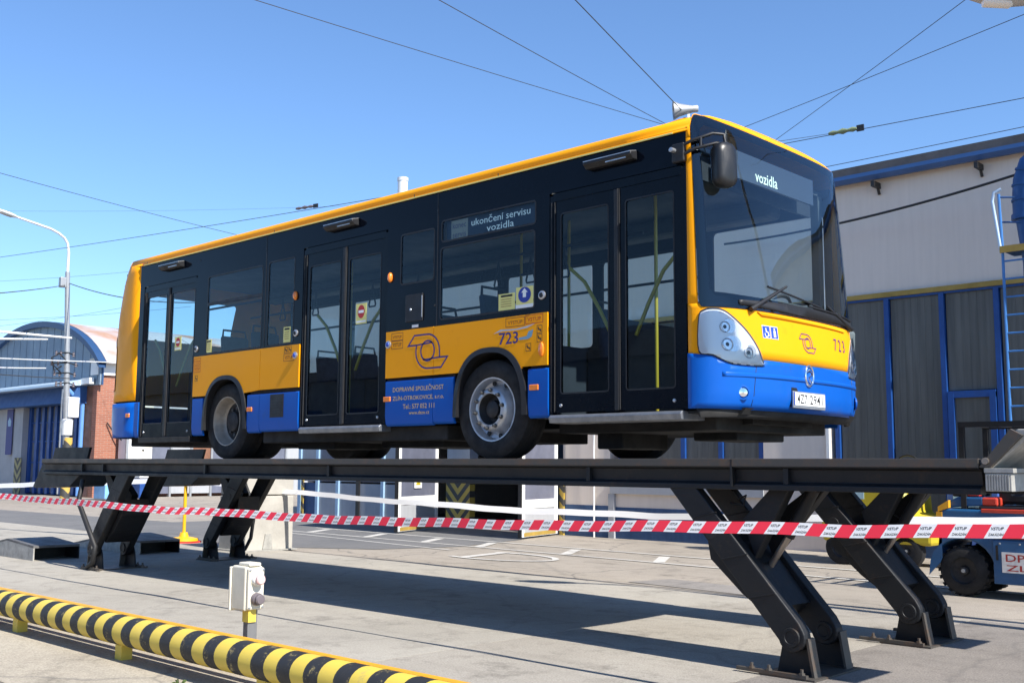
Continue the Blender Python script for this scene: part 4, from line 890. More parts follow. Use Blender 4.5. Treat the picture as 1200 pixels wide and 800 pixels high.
def surf(fn, off, flip=1):
    def g_(th, z):
        e = .01; t = max(-math.pi/2+.012, min(math.pi/2-.012, th))
        n_ = (fn(t+e, z)-fn(t-e, z)).cross(fn(t, z+.02)-fn(t, z-.02))*flip; n_.normalize()
        return fn(max(-math.pi/2, min(math.pi/2, th)), z)+n_*off
    return g_
def thf(Y):
    s = (Y-1.25)/1.25; return math.copysign(math.asin(min(1, abs(s))**(NF/2)), s)
def fyz(off):           # (Y,z) -> point on the nose, off metres proud
    g_ = surf(fpt, off); return lambda Y, z: g_(thf(Y), z)
def fpatch(name, loops, off, m, parent=bus, solid=.006, du=.06, dv=.08, th=True, smooth=40):
    lp = loops if th else [[(thf(Y), z) for Y, z in l] for l in loops]
    me = patch(lp, surf(fpt, off), du, dv); return link(name, me, m, parent, smooth=smooth, solid=solid, soff=-1)
def spatch(name, loops, m, off=0., parent=bus, solid=.02, bevel=0, smooth=None, Y=0.):
    me = patch(loops, lambda x, z: Vector((x, Y-off, z))); return link(name, me, m, parent, smooth=smooth, solid=solid, soff=-1, bevel=bevel)
def sprint(name, geo, m, off=.004, parent=bus, Y=0.):
    vs, fs = geo; me = bpy.data.meshes.new(name); me.from_pydata([(x, Y-off, z) for x, z in vs], [], fs); return link(name, me, m, parent)
def fprint_(name, geo, m, off, parent=bus):
    vs, fs = geo; fn = fyz(off); me = bpy.data.meshes.new(name); me.from_pydata([tuple(fn(y, z)) for y, z in vs], [], fs); return link(name, me, m, parent)
H90 = math.pi/2
# ---- roof with rolled cant rail, closing on the nose and tail curves
prof = [(-.014, 2.662), (-.014, 2.676), (.012, 2.684), (.022, 2.70), (.014, 2.725), (.018, 2.75), (.04, 2.776), (.08, 2.798), (.14, 2.815), (.25, 2.838), (.6, 2.872), (1.0, 2.888), (1.25, 2.892)]
prof = prof+[(2.5-y, z) for y, z in prof[-2::-1]]
def xf(Y, z):
    s = min(1, abs(Y-1.25)/1.25); return XS+interp(z, ZF, BF)*(1-s**NF)**(1/NF)
def xr(Y, z):
    s = min(1, abs(Y-1.25)/1.25); return XSR-interp(z, ZR_, BR_)*(1-s**NR)**(1/NR)
rv = []; K = 14
for (y, z) in prof:
    a, b = xr(y, z), xf(y, z)
    for k in range(K+1): rv.append((a+(b-a)*k/K, y, z))
rfc = [(i*(K+1)+k, i*(K+1)+k+1, (i+1)*(K+1)+k+1, (i+1)*(K+1)+k) for i in range(len(prof)-1) for k in range(K)]
roof = link('roof', MB().add(rv, rfc).mesh('roof'), 'bus_yellow', bus, smooth=50, solid=.012, soff=-1)
link('gutter_lip', MB().box(XSR+.1, XS-.12, -.019, -.0145, 2.66, 2.672).mesh('lip'), 'sticker_yellow', roof)
for x in (-2.0, 1.05, 3.55, 4.75): link('roof_joint', MB().box(x-.004, x+.004, -.016, -.013, 2.675, 2.70).mesh('j'), 'rubber_trim', roof)
def z_roof(Y):
    Y = min(max(Y, 0), 2.5); Y = min(Y, 2.5-Y); return interp(Y, [p[0] for p in prof[3:13]], [p[1] for p in prof[3:13]]) if Y > .022 else 2.70
rp = MB(); rp.prism([(6.2, 2.86), (6.86, 2.86), (6.83, 2.90), (6.72, 2.945), (6.5, 2.965), (6.3, 2.95)], 1, .45, 1.05); link('roof_hatch', rp.mesh('hatch'), 'bus_yellow', roof, bevel=.03)
link('roof_dome', MB().lathe([(.16, 0), (.15, .05), (.1, .08), (.001, .09)], (.9, .55, 2.868), 2, 20).mesh('dome'), 'white_plastic', roof, smooth=50)
# ---- nose
NT = 26
def ztop_ws(th):
    return 2.815 if abs(th) < 1.2 else 2.815-.13*((abs(th)-1.2)/(R(81)-1.2))**2.2
A = R(81)
nose = fpatch('front_panel', [[(-H90, .80), (H90, .80), (H90, 1.235), (-H90, 1.235)]], 0, 'bus_yellow')
for s in (-1, 1):
    lp = [(s*H90, 1.236), (s*A, 1.236), (s*A, 2.60), (s*H90, 2.60)]
    fpatch('corner_pillar', [lp if s < 0 else lp[::-1]], .0, 'bus_yellow', nose, du=.04)
top = [(-H90+2*H90*i/40) for i in range(41)]
brow = [(-H90, 2.601), (-A, 2.601)]+[(t_, ztop_ws(t_)) for t_ in [-A+2*A*i/40 for i in range(41)]]+[(A, 2.601), (H90, 2.601)]
upper = [(t_, max(z_roof(fpt(t_, 2.85).y), 2.66)) for t_ in top][::-1]
fpatch('brow_panel', [brow+upper], .0, 'bus_yellow', nose)
# windscreen: black surround and glass
outer = [(-A+.012, 1.30)]+[(-A+.012+.07*(1-math.cos(R(a))), 1.205+.085*(1-math.sin(R(a)))) for a in range(10, 91, 20)]+[(A-.012-.07*(1-math.cos(R(a))), 1.205+.085*(1-math.sin(R(a)))) for a in range(90, 9, -20)]+[(A-.012, 1.30), (A-.012, 2.6)]+[(t_, ztop_ws(t_)-.008) for t_ in [A-.02-(2*A-.04)*i/40 for i in range(41)]]+[(-A+.012, 2.6)]
lft = thf(.07)
inner = [(lft, 1.40), (lft+.03, 1.33), (thf(.35), 1.318), (0, 1.312), (thf(2.2), 1.318), (thf(2.40), 1.34), (thf(2.43), 1.42), (thf(2.43), 2.60), (thf(2.36), 2.70)]+[(t_, ztop_ws(t_)-.075) for t_ in [1.0-2*i/20 for i in range(21)]]+[(lft+.05, 2.68), (lft, 2.58)]
fpatch('windscreen_surround', [outer, inner], .004, 'bus_black', nose, solid=.02)
ws = fpatch('windscreen', [outer], .007, 'glass_screen', bus, solid=0, du=.05, dv=.06)
ws.data.shade_smooth()
# cowl grille strip under the glass
fpatch('cowl_trim', [[(thf(.30), 1.235), (thf(1.25), 1.222), (thf(2.3), 1.235), (thf(2.3), 1.30), (thf(1.25), 1.31), (thf(.30), 1.275)]], .016, 'rubber_trim', nose, solid=.012)
fpatch('bonnet_crease', [[(thf(.55), 1.165), (thf(2.0), 1.165), (thf(2.05), 1.195), (thf(.5), 1.195)]], .012, 'bus_yellow', nose, solid=.012)
def smooth_loop(p, k):
    out = []; n_ = len(p)
    for i in range(n_):
        p0, p1, p2, p3 = [Vector(p[(i+j) % n_]) for j in (-1, 0, 1, 2)]
        for j in range(k):
            t_ = j/k; q = .5*((2*p1)+(p2-p0)*t_+(2*p0-5*p1+4*p2-p3)*t_*t_+(3*p1-p0-3*p2+p3)*t_**3); out.append((q.x, q.y))
    return out
# bumper
bt_ = [(-H90, .40), (H90, .40), (H90, .838), (thf(2.44), .812), (thf(2.31), .748), (thf(2.0), .745), (thf(1.97), .80), (thf(1.25), .795), (thf(.53), .80), (thf(.50), .745), (thf(.19), .748), (thf(.06), .812), (-H90, .838)]
bump = fpatch('front_bumper', [bt_], .014, 'bus_blue', bus, solid=.03, du=.05, dv=.05)
fpatch('bumper_ridge', [[(thf(.12), .655), (thf(2.38), .655), (thf(2.38), .69), (thf(.12), .69)]], .020, 'bus_blue', bump, solid=.015, dv=.02)
fpatch('bumper_lip', [[(-H90+.2, .33), (H90-.2, .33), (H90-.1, .405), (-H90+.1, .405)]], .004, 'underbody', bump, solid=.02)
for s in (0, 1):
    m_ = (lambda Y: 2.5-Y) if s else (lambda Y: Y)
    q = [(m_(.388), .43), (m_(.394), .43), (m_(.428), .742), (m_(.422), .742)]
    fpatch('bumper_seam', [[(thf(a), b) for a, b in (q if not s else q[::-1])]], .0155, 'rubber_trim', bump, solid=.004)
    hl = [(.013, 1.115), (.03, 1.176), (.095, 1.19), (.18, 1.162), (.323, 1.05), (.434, .925), (.497, .80), (.497, .752), (.19, .756), (.063, .818), (.011, .85)]
    hl = smooth_loop([(thf(m_(a)), b) for a, b in hl], 4)
    if s == 0: hl = hl[::-1]
    head = fpatch('headlight', [hl], .010, 'lamp_shell', bus, solid=.03, du=.04, dv=.04)
    gv, gf = stroke(hl, .016); gs = surf(fpt, .0105); me = bpy.data.meshes.new('seam'); me.from_pydata([tuple(gs(a_, b2)) for a_, b2 in gv], [], gf); link('headlight_seal', me, 'rubber_trim', head)
    fn = fyz(.012)
    for (Y, z, rd, sy, sw) in ((.15, 1.045, .050, .185, .055), (.160, .905, .056, .205, .075), (.345, .85, .050, .375, .05)):
        c = fn(m_(Y), z); e = .02; nrm = Vector((1, (-.55 if not s else .55), 0)).normalized() if Y < .3 else Vector((1, (-.3 if not s else .3), 0)).normalized()
        sc = disc(m_(sy), z+.008, sw, rd*1.12, 24); sc = [(thf(a_), b2) for a_, b2 in sc]
        fpatch('reflector_scoop', [sc], .0125, 'scoop', head, solid=0, du=.05, dv=.03)
        b_ = MB().lathe([(rd*.92, -.012), (rd*.92, .004), (rd*.84, .007), (rd*.7, -.004), (rd*.4, -.02), (.001, -.02)], (0, 0, 0), 0, 24).build('lamp_bowl', 'scoop', head, smooth=40, loc=c)
        b_.rotation_euler = (0, 0, math.atan2(nrm.y, nrm.x))
        MB().lathe([(.016, -.02), (.017, .0), (.012, .006), (.001, .008)], (0, 0, 0), 0, 16).build('bulb_cap', 'hub_dark', b_, smooth=40)
        MB().lathe([(rd*1.0, .012), (rd*.8, .024), (rd*.4, .032), (.001, .034)], (0, 0, 0), 0, 24).build('lens', 'glass_lamp', b_, smooth=60) if False else None
    fpatch('lens_cover', [hl], .026, 'glass_lamp', head, solid=0, du=.04, dv=.04)
    c = fyz(.016)(m_(.285), .53)
    fo = MB().lathe([(.06, -.01), (.06, .004), (.045, .006), (.043, -.01), (.001, -.012)], (0, 0, 0), 0, 24).build('fog_lamp', 'bus_blue', bump, smooth=40, loc=c); fo.rotation_euler = (0, 0, (-.75 if not s else .75))
    MB().lathe([(.040, .0), (.034, .012), (.001, .016)], (0, 0, 0), 0, 20).build('lens', 'chrome', fo, smooth=50)
# badge, plate, prints on the nose
c = fyz(.018)(1.17, .712)
bd = MB().tube([(0, .068*math.cos(t_), .068*math.sin(t_)*1.25) for t_ in [2*math.pi*i/24 for i in range(24)]], .011, 8, closed=True); bd.tube([(0.0, -.045, .02), (0, .0, .05), (0, .05, .02), (0, -.02, -.02), (0, .03, -.06)], .010, 6)
link('badge', bd.mesh('badge'), 'chrome', bus, smooth=50, loc=c)
np_ = MB().box(-.008, .008, -.275, .275, -.075, .065); o = link('number_plate', np_.mesh('plate'), 'alu', bus, bevel=.004, loc=(7.292, 1.158, .506))
link('plate_face', MB().box(.009, .012, -.255, .262, -.05, .055).mesh('f'), 'sticker_white', o); link('plate_band', MB().box(.009, .0125, -.268, -.2555, -.05, .055).mesh('f'), 'picto_blue', o)
for s_, y_, w_ in (('4Z7', -.135, .17), ('2941', .105, .22)):
    vs, fs = text_fit(s_, y_, .003, w_, .078, .006); me = bpy.data.meshes.new('t'); me.from_pydata([(.0135, a, b) for a, b in vs], [], fs); link('plate_characters', me, 'print_black', o)
link('plate_recess', MB().box(7.24, 7.2835, .886, 1.43, .44, .600).mesh('r'), 'rubber_trim', bus)
fprint_('fleet_number', text_fit('7 2 3', 1.845, 1.03, .25, .11, 0), 'print_navy', .004, nose)
def logo(cx, cz, k):
    """company emblem: two interlocked hooks round a ring"""
    A_ = [(-.29, .065), (-.20, .165), (0, .165)]+[(0+.175*math.sin(R(a)), -.01+.175*math.cos(R(a))) for a in range(10, 91, 16)]+[(.175, -.075), (.29, -.075), (.20, -.175), (.0, -.175)]+[(0-.175*math.sin(R(a)), 0-.175*math.cos(R(a))) for a in range(10, 91, 16)]+[(-.165, .065)]
    g1 = stroke([(cx+x*k, cz+z*k) for x, z in A_], .017*k); g2 = stroke([(cx+.10*k*math.cos(R(a)), cz+.10*k*math.sin(R(a))) for a in range(0, 360, 15)], .017*k)
    g3 = stroke([(cx+x*k, cz+z*k) for x, z in ((-.165, .065), (.0, .075), (.07, .08))], .015*k, False); g4 = stroke([(cx+x*k, cz+z*k) for x, z in ((-.07, -.085), (.0, -.085), (.175, -.075))], .015*k, False)
    vs, fs = [], []
    for a, b in (g1, g2, g3, g4):
        n_ = len(vs); vs += a; fs += [tuple(n_+i for i in q) for q in b]
    return vs, fs
fprint_('company_emblem', logo(1.21, .995, .46), 'print_navy', .004, nose)
for y0, kind in ((.537, 0), (.645, 1)):
    fprint_('pictogram', ([(y0, .985), (y0+.1, .985), (y0+.1, 1.09), (y0, 1.09)], [(0, 1, 2, 3)]), 'sticker_white', .004, nose)
    fprint_('pictogram', ([(y0+.005, .99), (y0+.095, .99), (y0+.095, 1.085), (y0+.005, 1.085)], [(0, 1, 2, 3)]), 'picto_blue', .0055, nose)
    if kind == 0:
        fprint_('wheelchair_sign', stroke([(y0+.05+.022*math.cos(R(a)), 1.018+.022*math.sin(R(a))) for a in range(-200, 60, 20)], .007, False), 'sticker_white', .007, nose)
        fprint_('wheelchair_sign', stroke([(y0+.045, 1.07), (y0+.046, 1.04), (y0+.068, 1.035), (y0+.08, 1.005)], .009, False), 'sticker_white', .007, nose)
    else:
        fprint_('person_sign', ([(y0+.035, 1.0), (y0+.065, 1.0), (y0+.063, 1.055), (y0+.037, 1.055)], [(0, 1, 2, 3)]), 'sticker_white', .007, nose); fprint_('person_sign', (disc(y0+.05, 1.068, .009, n=12), [tuple(range(12))]), 'sticker_white', .007, nose)
# wipers
def wiper(pts):
    fn = fyz(.03); p = [fn(y, z) for y, z in pts]; wp = MB().tube([p[0], p[0].lerp(p[1], .45), p[1]], [.022, .017, .010], 8); o_ = link('wiper', wp.mesh('w'), 'rubber_trim', bus, smooth=50)
    a, b = pts[2]; fn2 = fyz(.02); c_, d_ = pts[3]
    link('blade', MB().tube([fn2(a+(c_-a)*i/8, b+(d_-b)*i/8) for i in range(9)], .010, 6).mesh('b'), 'rubber_trim', o_)
wiper([(.40, 1.20), (.93, 1.45), (.66, 1.42), (1.55, 1.33)]); wiper([(2.2, 1.215), (1.62, 1.36), (1.28, 1.325), (2.25, 1.30)])
# mirror
mi = MB(); mr_ = []
for k in range(9):
    t_ = -1+2*k/8; q = (1-abs(t_)**2.6)**(1/2.6) if abs(t_) < 1 else 0; sc_ = .80+.20*q if k < 6 else .55+.45*q
    mr_.append([(t_*.062, y*sc_, z*(.93+.07*q if k < 6 else .72+.28*q)) for y, z in rrect(-.1, .1, -.185, .185, .075, 6)])
nq = len(mr_[0])
mi.add([p for r_ in mr_ for p in r_], [(i*nq+j, i*nq+(j+1) % nq, (i+1)*nq+(j+1) % nq, (i+1)*nq+j) for i in range(8) for j in range(nq)]+[tuple(range(nq)), tuple(range(8*nq+nq-1, 8*nq-1, -1))])
mo = link('mirror', mi.mesh('m'), 'mirror_black', bus, smooth=60, loc=(7.13, .16, 2.36)); mo.rotation_euler = (R(2), 0, R(-18))
link('mirror_glass', MB().prism(rrect(-.085, .085, -.16, .165, .045, 4), 0, -.066, -.060).mesh('g'), 'chrome', mo)
link('mirror_arm', MB().tube([(6.80, -.035, 2.52), (6.95, -.03, 2.56), (7.06, .10, 2.625), (7.12, .17, 2.62), (7.13, .18, 2.54)], .014, 8).tube([(6.80, -.035, 2.44), (6.97, -.025, 2.49), (7.08, .12, 2.545), (7.13, .17, 2.535)], .014, 8).tube([(7.0, .02, 2.515), (7.0, .02, 2.585)], .012, 8).mesh('a'), 'rubber_trim', bus, smooth=50)
link('mirror_mount', MB().box(6.76, 6.88, -.05, -.002, 2.40, 2.56).mesh('mm'), 'rubber_trim', bus, bevel=.012); link('mirror_bolt', MB().lathe([(.02, 0), (.02, .05), (.001, .055)], (6.79, -.05, 2.50), 1, 10, sign=-1).mesh('b'), 'alu', bus, smooth=40)
# ---- tail
tail = link('tail_panel', patch([[(-H90, .80), (H90, .80)]+[(t_, max(z_roof(rpt(t_, 2.8).y), 2.66)) for t_ in top][::-1], rrect(-.42, .42, 1.78, 2.42, .06, 4)], surf(rpt, 0, -1), .08, .12), 'bus_yellow', bus, smooth=40, solid=.012, soff=1)
link('rear_bumper', patch([[(-H90, .30), (H90, .30), (H90, .775), (-H90, .775)]], surf(rpt, .012, -1), .06, .1), 'bus_blue', bus, smooth=40, solid=.02, soff=1)
link('rear_window', patch([rrect(-.43, .43, 1.77, 2.43, .06, 4)], surf(rpt, -.004, -1), .08, .12), 'glass_far', bus, smooth=40)
def rtube(name, pts, r_, m_, par):
    fn = surf(rpt, .003, -1); pp_ = []
    for (a, b), (c_, d_) in zip(pts[:-1], pts[1:]): pp_ += [fn(a+(c_-a)*i/6, b+(d_-b)*i/6) for i in range(6)]
    pp_.append(fn(*pts[-1])); return link(name, MB().tube(pp_, r_, 6).mesh(name), m_, par, smooth=60)
rtube('panel_seam', [(-.5, 1.86), (-.85, 1.83), (-1.18, 1.55), (-1.2, 1.4), (-1.2, .97), (-.5, .94)], .007, 'rubber_trim', tail)
for k in range(3): rtube('vent_slot', [(-.62, 2.44+k*.055), (-1.0, 2.47+k*.055)], .009, 'rubber_trim', tail)
rtube('panel_seam', [(-.6, 2.0), (-.95, 2.05)], .006, 'rubber_trim', tail)
fn = surf(rpt, .02, -1)
c = fn(-1.12, .60); o = MB().box(-.05, .05, -.012, .012, -.028, .028).build('side_marker', 'amber', bus, bevel=.008, loc=(-2.36, -.016, .60))
# ---- side frame (black upper band) and panels
def opening(x0, x1, z0, z1, r=.03): return rrect(x0, x1, z0, z1, r, 3)
DOORS = [(-2.06, -.685, .285, 2.335), (1.645, 3.12, .36, 2.375), (5.40, 6.845, .395, 2.365)]
fr = [(-2.19, 1.308)]
fr = [(-2.19, .80), (-2.07, .80), (-2.07, 2.36), (-.675, 2.36), (-.675, 1.304), (1.635, 1.304), (1.635, 2.40), (3.13, 2.40), (3.13, 1.312), (5.39, 1.312), (5.39, 2.39), (6.855, 2.39), (6.855, 1.24), (6.868, 1.24), (6.868, 2.664), (-2.19, 2.664)]
WIN = [(-.405, .82, 1.325, 2.305), (.945, 1.468, 1.325, 2.322), (3.345, 3.852, 1.785, 2.305), (3.96, 5.222, 2.148, 2.36), (3.95, 5.212, 1.37, 2.085)]
frame = spatch('side_frame', [fr]+[opening(*q) for q in WIN], 'bus_black', 0, solid=.03)
for i, q in enumerate(WIN):
    x0, x1, z0, z1 = q
    wn = spatch('window', [opening(x0-.012, x1+.012, z0-.012, z1+.012)], 'glass_tint', -.004, solid=0)
    if i == 0: link('window_bar', MB().box(x0, x1, -.004, .02, 1.935, 1.972).mesh('b'), 'rubber_trim', wn)
    rm_ = stroke(opening(x0, x1, z0, z1), .018); sprint('window_seal', rm_, 'rubber_trim', .002, wn)
for x in (.885, 3.90): link('pillar_joint', MB().box(x-.006, x+.006, -.003, -.0005, 1.315, 2.66).mesh('j'), 'rubber_trim', frame)
for x, z in ((-.62, 2.55), (3.9, 2.48), (.88, 2.5), (3.87, 1.52)): link('fixing', MB().lathe([(.012, 0), (.010, .003), (.001, .004)], (x, -.001, z), 1, 10, sign=-1).mesh('s'), 'hub_dark', frame)
def arch_pts(xc, hw, zt, z0, n_=14):
    out = []
    for i in range(n_+1):
        t_ = math.pi*i/n_; c_, s_ = math.cos(t_), math.sin(t_)
        out.append((xc-math.copysign(abs(c_)**.8, c_)*hw, z0+(zt-z0)*s_**.8))
    return out
AR = [(.085, .50, 1.025, .36), (4.652, .485, 1.045, .40)]
# yellow waist panels
def clip_arch(xc, hw, zt, z0, zlo):
    return [p for p in arch_pts(xc, hw, zt, z0, 40) if p[1] > zlo]
ac = clip_arch(*AR[0], .79); acf = clip_arch(*AR[1], .812)
spatch('yellow_panel', [[(-.672, .79)]+[(ac[0][0], .79)]+ac+[(ac[-1][0], .79), (.832, .812), (.832, 1.30), (-.672, 1.30)]], 'bus_yellow', .012, bevel=0)
spatch('yellow_panel', [[(.840, .812), (1.618, .812), (1.618, 1.30), (.840, 1.30)]], 'bus_yellow', .012)
spatch('yellow_panel', [[(3.142, .828), (3.868, .828), (3.868, 1.308), (3.142, 1.308)]], 'bus_yellow', .012)
spatch('yellow_panel', [[(3.876, .828)]+[(acf[0][0], .828)]+acf+[(acf[-1][0], .838), (5.378, .838), (5.378, 1.312), (3.876, 1.308)]], 'bus_yellow', .012)
def bpanel(x0, x1, z0, z1, name='blue_panel'):
    # skirt panel with the bottom edge rolled in
    pr_ = [(.0, z1), (-.012, z1-.012), (-.012, z0+.10), (.0, z0+.02), (.02, z0), (.035, z0), (.02, z0+.04), (.01, z1)]
    return link(name, MB().prism(pr_, 0, x0, x1).mesh(name), 'bus_blue', bus, smooth=30)
bpanel(-.665, -.415, .295, .765); bpanel(.592, .845, .31, .765); b3 = bpanel(.853, 1.622, .32, .765); b4 = bpanel(3.15, 3.866, .335, .797); bpanel(3.872, 4.165, .345, .797); bpanel(5.145, 5.385, .368, .812); bpanel(-2.19, -2.075, .29, .775)

# inner skirt wall behind the panels so nothing shows through
sk = [(-2.19, .33), (-2.07, .33), (-2.07, .34)]
for x0, x1, z0, z1 in ((-.675, -.43, .32, 1.31), (.60, 1.635, .34, 1.31), (3.13, 4.15, .36, 1.31), (5.15, 5.39, .39, 1.31)): link('inner_skirt', MB().box(x0, x1, .026, .05, z0, z1).mesh('s'), 'underbody', bus)
for xc in (.085, 4.652): link('inner_skirt', MB().box(xc-.56, xc+.56, .026, .05, 1.03, 1.31).mesh('s'), 'underbody', bus)
# fuel / service hatches
link('vent_grille', MB().box(1.075, 1.345, -.018, -.0125, .48, .748).mesh('v'), 'rubber_trim', b3, bevel=.004)
for k in range(7): link('grille_slat', MB().box(1.09, 1.33, -.024, -.0185, .505+k*.033, .520+k*.033).mesh('v'), 'rubber_trim', b3)
# wheel arch lips and housings
for k, (xc, hw, zt, z0) in enumerate(AR):
    pts_ = [p for p in arch_pts(xc, hw+.0, zt, z0, 40)]; inn = arch_pts(xc, hw-.055, zt-.05, z0, 40)
    vs = [(x, -.022, z) for x, z in pts_]+[(x, -.030, z) for x, z in inn]+[(x, .06, z) for x, z in inn]+[(x, .02, z) for x, z in pts_]; n_ = len(pts_)
    fs = [(i+o_*n_, i+1+o_*n_, i+1+((o_+1) % 4)*n_, i+((o_+1) % 4)*n_) for i in range(n_-1) for o_ in range(4)]
    link('arch_lip', MB().add(vs, fs).mesh('lip'), 'rubber_trim', bus, smooth=50)
    for yb in (0, 1):
        ya, yb_ = (.04, .75) if not yb else (1.75, 2.46)
        vs = [(x, y, z) for y in (ya, yb_) for x, z in arch_pts(xc, hw-.03, zt-.03, z0, 24)]; fs = [(i, i+1, 26+i, 25+i) for i in range(24)]+[tuple(range(25 if not yb else 0, 50 if not yb else 25))]
        link('wheel_housing', MB().add(vs, fs).mesh('h'), 'underbody', bus, smooth=50)
# ---- wheels
def bus_wheel(name, loc, out, dish):
    """out=-1: outer face towards -Y"""
    T = [(.30, .0), (.315, -.012), (.37, -.02), (.43, -.012), (.462, .012), (.472, .05), (.472, .22), (.462, .26), (.43, .285), (.31, .275), (.29, .25)]
    w_ = MB(); w_.lathe(T, (0, 0, 0), 1, 48, sign=-out); ty = w_.build(name, 'tyre', bus, smooth=35, loc=loc)
    gr = MB()
    for q in (.075, .11, .16, .195): gr.lathe([(.4735, q), (.468, q+.004), (.468, q+.010), (.4735, q+.014)], (0, 0, 0), 1, 48, sign=-out)
    link('tread_groove', gr.mesh('g'), 'hose_black', ty, smooth=30)
    if not dish:
        rm = MB().lathe([(.297, .01), (.302, -.006), (.288, -.004), (.280, .02), (.268, .075), (.235, .09), (.215, .055), (.205, -.005), (.192, -.03), (.172, -.042), (.150, -.042), (.145, -.03)], (0, 0, 0), 1, 48, sign=-out)
        r_ = rm.build('rim', 'rim_silver', ty, smooth=50)
        MB().lathe([(.147, -.03), (.135, .03), (.12, .05), (.001, .052)], (0, 0, 0), 1, 32, sign=-out).build('hub', 'hub_dark', ty, smooth=40)
        MB().lathe([(.085, .05), (.08, .0), (.06, -.012), (.001, -.014)], (0, 0, 0), 1, 28, sign=-out).build('hub_cap', 'hub_dark', ty, smooth=40)
        nu = MB(); ho_ = MB()
        for j in range(10):
            a = 2*math.pi*(j+.3)/10; x, z = math.cos(a), math.sin(a)
            nu.lathe([(.021, -.042), (.021, -.05), (.013, -.052), (.013, -.078), (.001, -.08)], (.178*x, 0, .178*z), 1, 8, sign=-out)
            ho_.lathe([(.001, .066), (.024, .068), (.024, .075)], (.25*math.cos(a+.3), 0, .25*math.sin(a+.3)), 1, 10, sign=-out)
        tag(nu.build('wheel_nuts', 'steel_nut', ty, smooth=30), kind='stuff'); tag(ho_.build('hand_holes', 'hose_black', ty), kind='stuff')
    else:
        MB().lathe([(.297, .01), (.303, -.006), (.290, -.004), (.280, .02), (.262, .10), (.250, .135), (.235, .142)], (0, 0, 0), 1, 48, sign=-out).build('rim', 'rim_dish', ty, smooth=50)
        MB().lathe([(.236, .142), (.18, .148), (.13, .14), (.12, .08), (.09, .07), (.001, .07)], (0, 0, 0), 1, 40, sign=-out).build('hub', 'hub_dark', ty, smooth=40)
        nu = MB()
        for j in range(10):
            a = 2*math.pi*(j+.3)/10; x, z = math.cos(a), math.sin(a); nu.lathe([(.022, .142), (.022, .12), (.001, .118)], (.165*x, 0, .165*z), 1, 8, sign=-out)
        tag(nu.build('wheel_nuts', 'steel_nut', ty, smooth=30), kind='stuff')
    return ty
bus_wheel('wheel', (4.635, .05, .467), -1, False); bus_wheel('wheel', (4.635, 2.45, .467), 1, False)
bus_wheel('wheel', (.02, .075, .467), -1, True); bus_wheel('wheel', (.02, 2.425, .467), 1, True)
bus_wheel('inner_wheel', (.02, .40, .467), -1, True); bus_wheel('inner_wheel', (.02, 2.10, .467), 1, True)
# ---- underbody
ub = MB(); ub.box(-2.9, 7.0, .74, 1.76, .30, .36); link('floor_frame', ub.mesh('u'), 'underbody', bus)
for x0, x1, y0, y1, z0, z1 in ((.75, 3.95, .12, 2.3, .19, .34), (-2.75, -.6, .25, 2.25, .18, .32), (5.45, 5.75, .6, 1.3, .10, .36), (5.2, 6.9, .35, 2.2, .24, .36), (1.2, 1.9, .3, 1.0, .12, .2), (2.6, 3.6, .4, 1.6, .13, .2), (6.3, 6.75, .9, 1.7, .17, .3)):
    link('underbody_unit', MB().box(x0, x1, y0, y1, z0, z1).mesh('u'), 'underbody', bus, bevel=.015)
for xc in (.02, 4.635): link('axle', MB().tube([(xc, .4, .45), (xc, 2.1, .45)], .09, 12).mesh('a'), 'underbody', bus, smooth=40)
link('front_undertray', MB().prism([(6.2, .30), (7.16, .36), (7.2, .41), (6.2, .41)], 1, .3, 2.2).mesh('t'), 'underbody', bus)
for x0, x1, z in ((1.66, 3.11, .345), (5.40, 6.84, .375), (-2.06, -.69, .28)):
    big = x0 > 0
    link('door_step', MB().prism([(-.03 if big else -.01, z-.06), (-.045 if big else -.015, z-.01), (-.02, z+.012), (.3, z+.012), (.3, z-.06)], 0, x0+.02, x1-.02).mesh('s'), 'sill_alu' if big else 'rubber_trim', bus, bevel=.006)
